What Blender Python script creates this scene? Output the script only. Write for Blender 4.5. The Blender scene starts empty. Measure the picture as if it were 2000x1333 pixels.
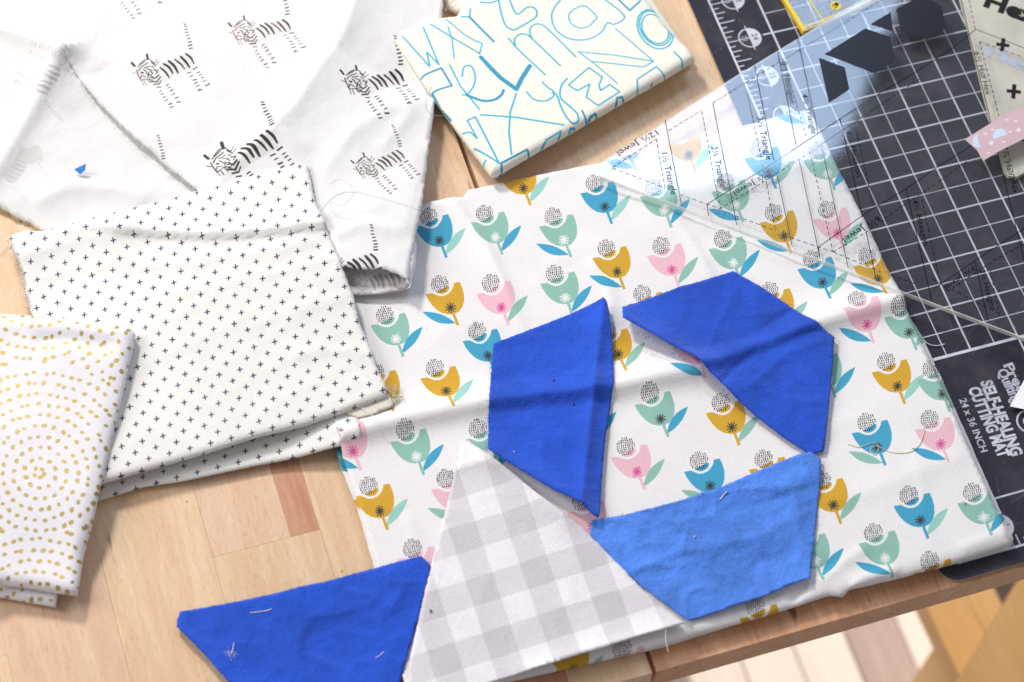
import bpy, math, random
import numpy as np
from mathutils import Vector, Matrix
from mathutils.geometry import delaunay_2d_cdt

random.seed(7); np.random.seed(7)
IN = 0.0254                      # everything below is written in inches, table top at z = 0
scene = bpy.context.scene
COL = scene.collection

# ------------------------------------------------------------------ camera
ROT = np.array([[0.949865, 0.2377634, -0.2030394],
                [-0.3054964, 0.8439931, -0.4408488],
                [0.0665462, 0.4807747, 0.8743154]])
CAM = np.array([-15.8499417 + 7.3, -47.7994576 + 29.4, 36.4208934 + 0.08])
FPX = 4322.97                    # focal length in pixels of the 2000 pixel wide photograph
cam_data = bpy.data.cameras.new("camera"); cam = bpy.data.objects.new("camera", cam_data); COL.objects.link(cam)
M = Matrix([list(ROT[i]) + [CAM[i] * IN] for i in range(3)] + [[0, 0, 0, 1]])
cam.matrix_world = M
cam_data.sensor_width = 36.0; cam_data.lens = 36.0 * FPX / 2000.0
cam_data.clip_start = 0.05; cam_data.clip_end = 20.0
cam_data.dof.use_dof = True; cam_data.dof.focus_distance = 42.0 * IN; cam_data.dof.aperture_fstop = 8.0
scene.camera = cam

# ------------------------------------------------------------------ light
world = bpy.data.worlds.new("World"); scene.world = world; world.use_nodes = True
wb = world.node_tree.nodes["Background"]; wb.inputs[0].default_value = (1.0, 0.97, 0.97, 1); wb.inputs[1].default_value = 0.25

def area(name, loc, target, power, size, color, shape='DISK', size_y=None, rot=None):
    l = bpy.data.lights.new(name, 'AREA'); l.shape = shape; l.size = size * IN
    if size_y: l.size_y = size_y * IN
    l.energy = power; l.color = color
    o = bpy.data.objects.new(name, l); COL.objects.link(o); o.location = Vector(loc) * IN
    if rot is None:
        d = Vector(target) - Vector(loc); o.rotation_euler = d.to_track_quat('-Z', 'Y').to_euler()
    else:
        o.matrix_world = Matrix.Translation(Vector(loc) * IN) @ rot.to_4x4()
    return o
# low warm sunlight through the window behind the table
area("sunlight", (-13, 46, 40), (-3, 2, 0), 16.3, 9.0, (1.0, 0.95, 0.885))
# added fill lamps: soft and wide high left, another low to brighten the floor
area("side_fill", (-75, 45, 62), (0, 0, 0), 34, 46, (1.0, 0.955, 0.93), 'RECTANGLE', 60)
area("floor_fill", (62, 14, -9), (16, 0, -29), 30, 14, (1.0, 0.93, 0.84), 'RECTANGLE', 8)
# the window whose reflection lies on the clear ruler: its two visible borders follow the reflection's borders
def refl(px, py, D):
    """mirror direction off the clear ruler, which lies slightly tilted (RUL: height = a + b x + c y)"""
    z = .4
    for _ in range(4): p, d = ray(px, py, z); z = RUL[0] + RUL[1] * p[0] + RUL[2] * p[1] + .11
    n = np.array([-RUL[1], -RUL[2], 1.0]); n /= np.linalg.norm(n); d = d - 2 * d.dot(n) * n; return p, d / np.linalg.norm(d)
def ray(px, py, z=0.0):
    d = ROT @ np.array([(px - 1000) / FPX, (666.5 - py) / FPX, -1.0]); t = (z - CAM[2]) / d[2]
    return CAM + t * d, d
_A = np.array([[1, *ray(x, y, .3)[0][:2]] for x, y in ((1171, 345), (2000, 660), (1680, 0))])
RUL = np.linalg.solve(_A, np.array([.27, .43, .27]))
p0, d0 = refl(1380, 60, 0)
_n = np.array([-RUL[1], -RUL[2], 1.0]); _n /= np.linalg.norm(_n)
_q, r0 = refl(1636, 300, 0); _, r1 = refl(1756, 0, 0); _, r2 = refl(1150, 415, 0)
VC = CAM - 2 * _n * ((CAM - np.array([_q[0], _q[1], _q[2]])).dot(_n))      # the camera mirrored in the ruler
S0 = 104.0; best = None
for k in range(40):                              # how far the upper corner lies, so that the window comes out rectangular
    s1_ = S0 * (.80 + k * .012); av = s1_ * r1 - S0 * r0; s2_ = S0 * av.dot(r0) / av.dot(r2)
    if s2_ > 0 and (best is None or abs(math.log(s2_ / S0)) + abs(math.log(s1_ / S0)) < best[0]): best = (abs(math.log(s2_ / S0)) + abs(math.log(s1_ / S0)), s1_, s2_)
BR = VC + S0 * r0; TR = VC + best[1] * r1; BL = VC + best[2] * r2
ey = (TR - BR) / np.linalg.norm(TR - BR); ex = BR - BL; ex -= ey * ex.dot(ey); ex /= np.linalg.norm(ex)
WW, WH = np.linalg.norm(BR - BL) * 1.35, np.linalg.norm(TR - BR) * 1.7
wc = BR - ex * WW / 2 + ey * WH / 2; ez = np.cross(ex, ey); ex_ = ex
if ez.dot(r0) < 0: ex_ = -ex; ez = np.cross(ex_, ey)
area("window_light", wc, None, 0.0185 * WW * WH, WW, (0.52, 0.70, 1.0), 'RECTANGLE', WH,
     Matrix([[ex_[i], ey[i], ez[i]] for i in range(3)]))
scene.view_settings.view_transform = 'Standard'; scene.view_settings.look = 'None'
scene.view_settings.exposure = 0.20; scene.view_settings.gamma = 1.0
scene.cycles.max_bounces = 8; scene.cycles.transparent_max_bounces = 16

# ------------------------------------------------------------------ helpers: coordinates
def P(pts, z=0.0):
    """points of the photograph (2000 px wide) laid on the height z (a number or a function of x, y); returns n x 2 inches"""
    pts = np.asarray(pts, float).reshape(-1, 2)
    d = np.c_[(pts[:, 0] - 1000) / FPX, (666.5 - pts[:, 1]) / FPX, -np.ones(len(pts))] @ ROT.T
    zz = np.zeros(len(pts)) if callable(z) else np.full(len(pts), float(z))
    for _ in range(4 if callable(z) else 1):
        t = (zz - CAM[2]) / d[:, 2]; w = CAM + t[:, None] * d
        if callable(z): zz = z(w[:, 0], w[:, 1])
    return w[:, :2]
def P3(pts, z=0.0):
    w = P(pts, z); zz = z(w[:, 0], w[:, 1]) if callable(z) else np.full(len(w), float(z))
    return np.c_[w, zz]
def ppi(py): return 94.6 + 0.0133 * py

def resample(pts, step, closed=False):
    pts = np.asarray(pts, float)
    if closed: pts = np.vstack([pts, pts[:1]])
    out = []
    for a, b in zip(pts[:-1], pts[1:]):
        n = max(1, int(round(np.linalg.norm(b - a) / step)))
        for k in range(n): out.append(a + (b - a) * k / n)
    if not closed: out.append(pts[-1])
    return np.array(out)
def seg_dist(x, y, poly, closed=False):
    """distance to a polyline, signed side, and parameter 0..1 along it"""
    poly = np.asarray(poly, float)
    if closed: poly = np.vstack([poly, poly[:1]])
    L = np.r_[0, np.cumsum(np.linalg.norm(np.diff(poly, axis=0), axis=1))]
    best = np.full(x.shape, 1e9); side = np.ones(x.shape); par = np.zeros(x.shape)
    for i in range(len(poly) - 1):
        a, b = poly[i], poly[i + 1]; ab = b - a; l2 = ab @ ab + 1e-12
        t = np.clip(((x - a[0]) * ab[0] + (y - a[1]) * ab[1]) / l2, 0, 1)
        dx = x - a[0] - t * ab[0]; dy = y - a[1] - t * ab[1]; d = np.hypot(dx, dy)
        m = d < best
        best = np.where(m, d, best); side = np.where(m, np.sign(ab[0] * dy - ab[1] * dx + 1e-12), side)
        par = np.where(m, (L[i] + t * math.sqrt(l2)) / L[-1], par)
    return best, side, par
def inside(x, y, poly):
    r = np.zeros(x.shape, bool); n = len(poly)
    for i in range(n):
        x0, y0 = poly[i]; x1, y1 = poly[(i + 1) % n]
        if y0 == y1: continue
        c = ((y0 > y) != (y1 > y)) & (x < (x1 - x0) * (y - y0) / (y1 - y0) + x0)
        r ^= c
    return r
def vnoise(x, y, seed=0):
    xi = np.floor(x).astype(np.int64); yi = np.floor(y).astype(np.int64); fx = x - xi; fy = y - yi
    fx = fx * fx * fx * (fx * (fx * 6 - 15) + 10); fy = fy * fy * fy * (fy * (fy * 6 - 15) + 10)
    def h(a, b):
        n = (a * 374761393 + b * 668265263 + seed * 974711) & 0x7fffffff
        n = ((n ^ (n >> 13)) * 1274126177) & 0x7fffffff
        return ((n ^ (n >> 16)) & 0xffff) / 65535.0 * 2 - 1
    return (h(xi, yi) * (1 - fx) + h(xi + 1, yi) * fx) * (1 - fy) + (h(xi, yi + 1) * (1 - fx) + h(xi + 1, yi + 1) * fx) * fy
def fbm(x, y, seed=0, n=3):
    return sum(vnoise(x * 2 ** k + 13.7 * k, y * 2 ** k - 7.1 * k, seed + k) / 2 ** k for k in range(n))
def ridged(x, y, seed=0):
    return 1 - np.abs(vnoise(x, y, seed)) * 2

# ------------------------------------------------------------------ helpers: objects
def tag(o, label=None, cat=None, group=None, kind=None):
    for k, v in (("label", label), ("category", cat), ("group", group), ("kind", kind)):
        if v: o[k] = v
    return o
def mesh_obj(name, verts, faces, mats=(), parent=None, uvs=None, smooth=True, fmat=None):
    me = bpy.data.meshes.new(name)
    me.from_pydata((np.asarray(verts, float) * IN).tolist(), [], faces)
    for m in (mats if isinstance(mats, (list, tuple)) else [mats]): me.materials.append(m)
    if fmat is not None: me.polygons.foreach_set("material_index", fmat)
    me.polygons.foreach_set("use_smooth", [smooth] * len(me.polygons))
    if uvs is not None:
        uv = me.uv_layers.new(name="uv"); idx = np.zeros(len(me.loops), np.int32); me.loops.foreach_get("vertex_index", idx)
        uv.data.foreach_set("uv", np.asarray(uvs, float)[idx].ravel())
    me.update()
    o = bpy.data.objects.new(name, me); COL.objects.link(o)
    if parent: o.parent = parent
    return o
def empty(name, loc=(0, 0, 0)):
    o = bpy.data.objects.new(name, None); COL.objects.link(o); o.empty_display_size = 0.01
    return o

class MB:
    """collects simple solids into one mesh"""
    def __init__(s): s.v = []; s.f = []
    def add(s, v, f):
        n = len(s.v); s.v += [tuple(p) for p in v]; s.f += [tuple(i + n for i in q) for q in f]
    def prism(s, poly, z0, z1, bev=0.0):
        poly = np.asarray(poly, float); n = len(poly)
        ar = 0.5 * np.sum(poly[:, 0] * np.roll(poly[:, 1], -1) - np.roll(poly[:, 0], -1) * poly[:, 1])
        if ar < 0: poly = poly[::-1]
        rings = [(poly, z0)]
        if bev:
            e = np.roll(poly, -1, 0) - poly; e /= np.linalg.norm(e, axis=1)[:, None]
            nr = np.c_[-e[:, 1], e[:, 0]]; pr = np.roll(nr, 1, 0); m = nr + pr; m /= (1 + np.sum(nr * pr, 1))[:, None]
            for a in (0, 30, 60, 90):
                t = math.radians(a); rings.append((poly + m * bev * (1 - math.cos(t)), z1 - bev + bev * math.sin(t)))
        else: rings.append((poly, z1))
        v = [(p[0], p[1], z) for r, z in rings for p in r]; f = [tuple(range(n))[::-1]]
        for k in range(len(rings) - 1):
            for i in range(n):
                j = (i + 1) % n; f.append((k * n + i, k * n + j, (k + 1) * n + j, (k + 1) * n + i))
        f.append(tuple((len(rings) - 1) * n + i for i in range(n)))
        s.add(v, f)
    def tube(s, pts, r, sides=6, taper=False):
        pts = np.asarray(pts, float); n = len(pts); v = []; f = []
        for i in range(n):
            t = pts[min(i + 1, n - 1)] - pts[max(i - 1, 0)]; t = t / (np.linalg.norm(t) + 1e-9)
            u = np.cross(t, (0, 0, 1.0)); u = u / (np.linalg.norm(u) + 1e-9) if np.linalg.norm(u) > 1e-6 else np.array([1., 0, 0])
            w = np.cross(u, t); rr = r * (1 - 0.75 * i / (n - 1)) if taper else r
            for k in range(sides):
                a = 2 * math.pi * k / sides; v.append(pts[i] + rr * (math.cos(a) * u + math.sin(a) * w))
        for i in range(n - 1):
            for k in range(sides):
                l = (k + 1) % sides; f.append((i * sides + k, i * sides + l, (i + 1) * sides + l, (i + 1) * sides + k))
        f.append(tuple(range(sides))[::-1]); f.append(tuple((n - 1) * sides + k for k in range(sides)))
        s.add(v, f)
    def build(s, name, mats, parent=None, smooth=False): return mesh_obj(name, s.v, s.f, mats, parent, smooth=smooth)

# ------------------------------------------------------------------ helpers: flat print, drawn shape by shape
class Tex:
    def __init__(s, name, x0, y0, x1, y1, res, color):
        s.name = name; s.x0, s.y0, s.x1, s.y1, s.res = x0, y0, x1, y1, res
        s.w = int((x1 - x0) * res); s.h = int((y1 - y0) * res)
        s.im = np.empty((s.h, s.w, 3), np.float32); s.im[:] = np.array(color) / 255.0
    def box(s, xa, ya, xb, yb):
        i0 = max(0, int((xa - s.x0) * s.res) - 1); i1 = min(s.w, int((xb - s.x0) * s.res) + 2)
        j0 = max(0, int((ya - s.y0) * s.res) - 1); j1 = min(s.h, int((yb - s.y0) * s.res) + 2)
        if i1 <= i0 or j1 <= j0: return None
        X, Y = np.meshgrid(s.x0 + (np.arange(i0, i1) + .5) / s.res, s.y0 + (np.arange(j0, j1) + .5) / s.res)
        return (slice(j0, j1), slice(i0, i1)), X, Y
    def blend(s, sl, a, color):
        s.im[sl] = s.im[sl] * (1 - a[..., None]) + np.array(color) / 255.0 * a[..., None]
    def poly(s, pts, color, alpha=1.0, ss=3):
        pts = np.asarray(pts, float); b = s.box(*pts.min(0), *pts.max(0))
        if b is None: return
        sl, X, Y = b; a = np.zeros(X.shape, np.float32)
        for i in range(ss):
            for j in range(ss):
                a += inside(X + ((i + .5) / ss - .5) / s.res, Y + ((j + .5) / ss - .5) / s.res, pts)
        s.blend(sl, a * alpha / ss / ss, color)
    def stroke(s, pts, w, color, alpha=1.0, dash=None):
        pts = np.asarray(pts, float); m = w
        b = s.box(*(pts.min(0) - m), *(pts.max(0) + m))
        if b is None: return
        sl, X, Y = b; d, _, par = seg_dist(X, Y, pts)
        a = np.clip(.5 + (w / 2 - d) * s.res, 0, 1)
        if dash:
            L = np.sum(np.linalg.norm(np.diff(pts, axis=0), axis=1)); a = a * (((par * L / dash) % 1) < .62)
        s.blend(sl, a * alpha, color)
    def ellipse(s, c, rx, ry, ang, color, alpha=1.0):
        r = max(rx, ry); b = s.box(c[0] - r, c[1] - r, c[0] + r, c[1] + r)
        if b is None: return
        sl, X, Y = b; ca, sa = math.cos(ang), math.sin(ang); u = (X - c[0]) * ca + (Y - c[1]) * sa; v = -(X - c[0]) * sa + (Y - c[1]) * ca
        q = np.hypot(u / rx, v / ry); a = np.clip(.5 + (1 - q) * min(rx, ry) * s.res, 0, 1); s.blend(sl, a * alpha, color)
    def tris(s, v, t, color):
        for q in t: s.poly(v[list(q)], color)
    def uv(s, xy): return np.c_[(xy[:, 0] - s.x0) / (s.x1 - s.x0), (xy[:, 1] - s.y0) / (s.y1 - s.y0)]
    def image(s):
        im = bpy.data.images.new(s.name, s.w, s.h); buf = np.ones((s.h, s.w, 4), np.float32); buf[..., :3] = s.im
        im.pixels.foreach_set(buf.ravel()); im.update(); im.pack(); return im

def text_shape(body, size, bold=0.0, align='CENTER', shear=0.0, spacing=1.0):
    """outline of a line of lettering as 2-D triangles, unit inches, centred on the origin"""
    cu = bpy.data.curves.new("lettering", 'FONT'); cu.body = body; cu.size = size; cu.align_x = align; cu.align_y = 'CENTER'
    cu.offset = bold; cu.shear = shear; cu.space_character = spacing; cu.resolution_u = 3
    o = bpy.data.objects.new("lettering", cu); COL.objects.link(o)
    bpy.context.view_layer.update()
    me = o.evaluated_get(bpy.context.evaluated_depsgraph_get()).to_mesh(); me.calc_loop_triangles()
    v = np.array([(q.co.x, q.co.y) for q in me.vertices]).reshape(-1, 2); t = [tuple(q.vertices) for q in me.loop_triangles]
    bpy.data.objects.remove(o); bpy.data.curves.remove(cu)
    return v, t
def place2(v, c, ang, sx=1.0, sy=1.0):
    ca, sa = math.cos(ang), math.sin(ang); v = v * np.array([sx, sy])
    return np.c_[c[0] + v[:, 0] * ca - v[:, 1] * sa, c[1] + v[:, 0] * sa + v[:, 1] * ca]

# ------------------------------------------------------------------ helpers: materials
def lin(c): return tuple(((v / 255.0) / 12.92 if v / 255.0 <= .04045 else ((v / 255.0 + .055) / 1.055) ** 2.4) for v in c) + (1,)
def new_mat(name):
    m = bpy.data.materials.new(name); m.use_nodes = True; nt = m.node_tree
    return m, nt, nt.nodes["Principled BSDF"]
def N(nt, typ, **kw):
    n = nt.nodes.new(typ)
    for k, v in kw.items():
        if k in n.inputs: n.inputs[k].default_value = v
        else: setattr(n, k, v)
    return n
def fabric(name, color=None, tex=None, bump=0.10, weave=42.0, mottle=0.06, sheen=0.25, wrinkle=0.0, thread=0.10, sheen_tint=None, transl=0.0):
    m, nt, b = new_mat(name); L = nt.links.new
    tc = N(nt, "ShaderNodeTexCoord"); mp = N(nt, "ShaderNodeMapping"); L(tc.outputs["Object"], mp.inputs[0])
    mp.inputs["Scale"].default_value = (1 / IN, 1 / IN, 1 / IN); mp.inputs["Rotation"].default_value = (0, 0, .27)
    if tex is not None:
        im = N(nt, "ShaderNodeTexImage"); im.image = tex.image(); im.extension = 'EXTEND'; im.interpolation = 'Linear'; base = im.outputs[0]
    else:
        rgb = N(nt, "ShaderNodeRGB"); rgb.outputs[0].default_value = lin(color); base = rgb.outputs[0]
    # thread-scale unevenness: two crossed, stretched noises
    hs = []
    for sc in ((weave * 1.6, weave * .6, 1), (weave * .6, weave * 1.6, 1)):
        m2 = N(nt, "ShaderNodeMapping"); L(mp.outputs[0], m2.inputs[0]); m2.inputs["Scale"].default_value = sc
        n = N(nt, "ShaderNodeTexNoise", Scale=1.0, Detail=1.0); L(m2.outputs[0], n.inputs["Vector"]); hs.append(n)
    add = N(nt, "ShaderNodeMath", operation='ADD'); L(hs[0].outputs[0], add.inputs[0]); L(hs[1].outputs[0], add.inputs[1])
    big = N(nt, "ShaderNodeTexNoise", Scale=1.3, Detail=4.0); L(mp.outputs[0], big.inputs["Vector"])
    # colour: thread and mottling
    s1 = N(nt, "ShaderNodeMapRange"); L(add.outputs[0], s1.inputs[0]); s1.inputs[1].default_value = .6; s1.inputs[2].default_value = 1.4
    s1.inputs[3].default_value = 1 - thread; s1.inputs[4].default_value = 1 + thread
    s2 = N(nt, "ShaderNodeMapRange"); L(big.outputs[0], s2.inputs[0]); s2.inputs[1].default_value = .3; s2.inputs[2].default_value = .7
    s2.inputs[3].default_value = 1 - mottle; s2.inputs[4].default_value = 1 + mottle * .5
    mu = N(nt, "ShaderNodeMath", operation='MULTIPLY'); L(s1.outputs[0], mu.inputs[0]); L(s2.outputs[0], mu.inputs[1])
    vm = N(nt, "ShaderNodeVectorMath", operation='SCALE'); L(base, vm.inputs[0]); L(mu.outputs[0], vm.inputs["Scale"])
    L(vm.outputs[0], b.inputs["Base Color"])
    b.inputs["Roughness"].default_value = .85; b.inputs["Specular IOR Level"].default_value = .2
    b.inputs["Sheen Weight"].default_value = sheen; b.inputs["Sheen Roughness"].default_value = .5
    if sheen_tint: b.inputs["Sheen Tint"].default_value = sheen_tint
    bp = N(nt, "ShaderNodeBump", Strength=bump, Distance=.012 * IN); L(add.outputs[0], bp.inputs["Height"]); last = bp
    if wrinkle:
        wn = N(nt, "ShaderNodeTexNoise", Scale=1.6, Detail=5.0, Roughness=.55); L(mp.outputs[0], wn.inputs["Vector"])
        wn.noise_type = 'FBM'
        b2 = N(nt, "ShaderNodeBump", Strength=wrinkle, Distance=.12 * IN); L(wn.outputs[0], b2.inputs["Height"]); L(b2.outputs[0], bp.inputs["Normal"])
    L(last.outputs[0], b.inputs["Normal"])
    if transl:                      # light showing through a single thin layer
        tl = N(nt, "ShaderNodeBsdfTranslucent"); L(vm.outputs[0], tl.inputs[0]); ms = N(nt, "ShaderNodeMixShader"); ms.inputs[0].default_value = transl
        out = nt.nodes["Material Output"]; L(b.outputs[0], ms.inputs[1]); L(tl.outputs[0], ms.inputs[2]); L(ms.outputs[0], out.inputs[0])
    return m
def plain(name, color, rough=.5, spec=.5, **kw):
    m, nt, b = new_mat(name); b.inputs["Base Color"].default_value = lin(color); b.inputs["Roughness"].default_value = rough
    b.inputs["Specular IOR Level"].default_value = spec
    tc = N(nt, "ShaderNodeTexCoord"); n = N(nt, "ShaderNodeTexNoise", Scale=kw.get("scale", 400.0), Detail=3.0); nt.links.new(tc.outputs["Object"], n.inputs["Vector"])
    mr = N(nt, "ShaderNodeMapRange"); nt.links.new(n.outputs[0], mr.inputs[0]); v = kw.get("vary", .06)
    mr.inputs[3].default_value = 1 - v; mr.inputs[4].default_value = 1 + v
    vm = N(nt, "ShaderNodeVectorMath", operation='SCALE'); vm.inputs[0].default_value = lin(color)[:3]; nt.links.new(mr.outputs[0], vm.inputs["Scale"])
    nt.links.new(vm.outputs[0], b.inputs["Base Color"])
    return m

# ------------------------------------------------------------------ helpers: cloth
LAYERS = []                                     # (outline, height function) of the cloths already laid down
def plane_fit(ctrl):
    """height through control points [(px, py, z)]: inverse distance weighting in inches"""
    c = np.array(ctrl, float); xy = P(c[:, :2], c[:, 2].mean()); z = c[:, 2]
    def f(x, y):
        x = np.asarray(x, float); y = np.asarray(y, float); w = [1 / ((x - a) ** 2 + (y - b) ** 2 + .15) ** 1.3 for a, b in xy]
        return sum(wi * zi for wi, zi in zip(w, z)) / sum(w)
    return f
def cloth(name, outline, zc, mat, tex=None, thick=.018, fold=(), fold_r=.15, body=None, ridges=(), wr=None, seed=1, step=.09,
          edge=.006, parent=None, lift=None, over=True, gap=.014, register=True, smooth_over=.0, edge_wave=0.0, under_mat=None):
    """a sheet of cloth: outline in photograph pixels, fold = indices of outline sides that are folded over (rounded),
    body = total thickness below the sheet at folded sides"""
    base0 = zc if callable(zc) else (plane_fit(zc) if isinstance(zc, (list, tuple)) else (lambda x, y, c=zc: np.full(np.shape(x), float(c))))
    under = list(LAYERS) if over else []
    def base(x, y):
        x = np.asarray(x, float); y = np.asarray(y, float); z = base0(x, y)
        for pg, zf in under:
            ins = inside(x, y, pg)
            if ins.any():
                d, _, _ = seg_dist(x, y, pg, True); w = np.clip(np.where(ins, 1, 0) + 0, 0, 1)
                z = np.where(w > 0, np.maximum(z, zf(x, y) + gap), z)
            if smooth_over:
                d, _, _ = seg_dist(x, y, pg, True); near = (~ins) & (d < smooth_over)
                if near.any():
                    # drape softly off the edge of what lies below
                    zz = zf(x, y) + gap - (zf(x, y) - 0) * (d / smooth_over) ** 2
                    z = np.where(near, np.maximum(z, zz), z)
        return z
    ol = P(outline, base0)
    n0 = len(ol); rs = []; fl = []
    for i in range(n0):
        a, b = ol[i], ol[(i + 1) % n0]; n = max(1, int(round(np.linalg.norm(b - a) / (step * .8))))
        for k in range(n): rs.append(a + (b - a) * k / n); fl.append(i in fold)
    B = np.array(rs); fl = np.array(fl)
    ar = 0.5 * np.sum(B[:, 0] * np.roll(B[:, 1], -1) - np.roll(B[:, 0], -1) * B[:, 1])
    if ar < 0: B = B[::-1].copy(); fl = np.roll(fl[::-1], -1).copy()
    e = np.roll(B, -1, 0) - np.roll(B, 1, 0); e /= np.linalg.norm(e, axis=1)[:, None] + 1e-9; nin = np.c_[-e[:, 1], e[:, 0]]
    if edge:
        k = np.arange(len(B)); wob = edge * (np.random.rand(len(B)) - .5) * 2 * np.where(fl, .3, 1); wob += edge_wave * vnoise(B[:, 0] * 1.1, B[:, 1] * 1.1, seed + 9)
        B = B + nin * wob[:, None]
    fsegs = [(ol[i], ol[(i + 1) % n0]) for i in fold]
    R2 = [(P(r[0], base0), *r[1:]) for r in ridges]
    def dfold(x, y):
        d = np.full(x.shape, 1e9)
        for a, b in fsegs: d = np.minimum(d, seg_dist(x, y, np.array([a, b]))[0])
        return d
    def relief(x, y):
        z = np.zeros(x.shape)
        for r in R2:
            pl, h, w1, w2 = r[:4]; sharp = r[4] if len(r) > 4 else 1.0
            d, s, t = seg_dist(x, y, pl); w = np.where(s > 0, w1, w2)
            tap = np.clip(np.sin(np.pi * np.clip(t, 0, 1)) * 3.0, 0, 1) if not (len(r) > 5 and r[5] == 'full') else 1.0
            if len(r) > 5 and r[5] == 'left': tap = np.clip((1 - t) * 3, 0, 1)
            if len(r) > 5 and r[5] == 'right': tap = np.clip(t * 3, 0, 1)
            z = z + h * tap * np.exp(-(d / w) ** sharp)
        if wr:
            for (amp, fx, fy, ang, sd, kind) in wr:
                ca, sa = math.cos(ang), math.sin(ang); u = (x * ca + y * sa) * fx; v = (-x * sa + y * ca) * fy
                q = ridged(u + .6 * vnoise(u * .7, v * .7, sd + 5), v, seed + sd) if kind == 'r' else fbm(u, v, seed + sd)
                if kind == 'r': q = np.clip(q, 0, 1) ** 2
                z = z + amp * q
        return z
    T = body if body else thick; fmat = None
    def top(x, y):
        x = np.asarray(x, float); y = np.asarray(y, float)
        zb = base(x, y) + relief(x, y)
        for pg, zf in under:
            ins = inside(x, y, pg)
            if ins.any(): zb = np.where(ins, np.maximum(zb, zf(x, y) + gap), zb)
        if lift: zb = zb + lift(x, y)
        if fsegs:
            d = np.clip(dfold(x, y) / fold_r, 0, 1); zb = zb - (T * .5) * (1 - np.sqrt(np.clip(1 - (1 - d) ** 2, 0, 1)))
        return zb
    # interior points
    x0, y0 = B.min(0); x1, y1 = B.max(0)
    gx, gy = np.meshgrid(np.arange(x0, x1, step), np.arange(y0, y1, step)); gx = gx + (np.arange(gx.shape[0]) % 2)[:, None] * step / 2
    gx = gx.ravel(); gy = gy.ravel(); ok = inside(gx, gy, B); gx, gy = gx[ok], gy[ok]
    d, _, _ = seg_dist(gx, gy, B if len(B) < 900 else B[::2], True); ok = d > step * .55
    pts = np.c_[gx[ok], gy[ok]]
    if fsegs:
        pts = pts[dfold(pts[:, 0], pts[:, 1]) > fold_r * 1.02]
        for fr in (.04, .14, .32, .6, .95):
            q = (B + nin * fold_r * fr)[fl]; okq = inside(q[:, 0], q[:, 1], B) & (seg_dist(q[:, 0], q[:, 1], B, True)[0] > fold_r * fr * .9)
            pts = np.vstack([pts, q[okq]])
    nb = len(B); allp = np.vstack([B, pts])
    v2, _, f2, ov, _, _ = delaunay_2d_cdt([Vector(p) for p in allp], [(i, (i + 1) % nb) for i in range(nb)], [], 1, 1e-6)
    XY = np.array([(p.x, p.y) for p in v2]); Z = top(XY[:, 0], XY[:, 1]); V = np.c_[XY, Z]
    faces = []
    for f in f2:
        a, b, c = XY[f[0]], XY[f[1]], XY[f[2]]
        faces.append(tuple(f) if (b[0] - a[0]) * (c[1] - a[1]) - (b[1] - a[1]) * (c[0] - a[0]) > 0 else tuple(f)[::-1])
    omap = {}
    for i, lst in enumerate(ov):
        for k in lst:
            if k < nb: omap[k] = i
    bi = [omap[k] for k in range(nb)]; UVP = XY.copy()
    # rim
    prev = bi; Bx = XY[bi]; Bz = Z[bi]
    if fsegs:
        floor_z = Bz - np.where(fl | np.roll(fl, 1), T * .5, thick)
        seq = [(.35, .30), (.7, .62), (.92, .86), (1.0, .97)]
        for q, (dz, _) in enumerate(seq):
            inn = 1 - math.sqrt(max(0, 1 - dz ** 2)); ff = (fl | np.roll(fl, 1))
            ring = np.c_[Bx + nin * (np.where(ff, inn * T * .5, 0))[:, None], Bz + (floor_z - Bz) * dz]
            n = len(V); V = np.vstack([V, ring]); UVP = np.vstack([UVP, Bx - nin * (dz * T * .8)[:, None] if np.ndim(dz) else Bx - nin * dz * T * .8])
            cur = list(range(n, n + nb))
            for i in range(nb):
                j = (i + 1) % nb; faces.append((prev[j], prev[i], cur[i], cur[j]))
            prev = cur
    else:
        ring = np.c_[Bx + nin * .002, Bz - thick]; n = len(V); V = np.vstack([V, ring]); UVP = np.vstack([UVP, Bx]); cur = list(range(n, n + nb))
        for i in range(nb):
            j = (i + 1) % nb; faces.append((prev[j], prev[i], cur[i], cur[j]))
        # underside
        nT = len(XY); n = len(V); V = np.vstack([V, np.c_[XY, Z - thick]]); UVP = np.vstack([UVP, XY])
        nf = len(f2)
        faces += [tuple(n + q for q in f)[::-1] for f in faces[:nf]]
        if under_mat is not None: fmat = [0] * (len(faces) - nf) + [1] * nf; mat = [mat, under_mat]
    uvs = tex.uv(UVP) if tex is not None else None
    o = mesh_obj(name, V, faces, mat, parent, uvs, True, fmat)
    if register: LAYERS.append((ol, top))
    o_info = dict(obj=o, ol=ol, top=top, base=base0, B=B, nin=nin)
    return o_info
def fringe(name, pts_px, zf, mat, parent, n, length=(.05, .14), r=.0035, seed=3, outward=None, drop=.05, curl=.35, kind="stuff"):
    """loose threads along a raw edge given by photograph pixels"""
    rnd = random.Random(seed); mb = MB(); pl = P(pts_px, zf); rs = resample(pl, .02)
    for _ in range(n):
        i = rnd.randrange(1, len(rs) - 1); p = rs[i]; t = rs[i + 1] - rs[i - 1]; t /= np.linalg.norm(t); nn = np.array([t[1], -t[0]])
        if outward is not None and nn @ outward < 0: nn = -nn
        L = rnd.uniform(*length); a = rnd.gauss(0, .45); d = nn * math.cos(a) + t * math.sin(a); c = rnd.gauss(0, curl)
        z0 = float(zf(np.array([p[0]]), np.array([p[1]]))[0]); q = []
        for k in range(5):
            u = k / 4; d2 = d + t * c * u; q.append((p[0] + d2[0] * (L * u - .03), p[1] + d2[1] * (L * u - .03), max(.01, z0 - drop * u * u + .004)))
        mb.tube(q, r, 4)
    o = mb.build(name, mat, parent, True)
    if kind: o["kind"] = kind
    return o
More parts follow.
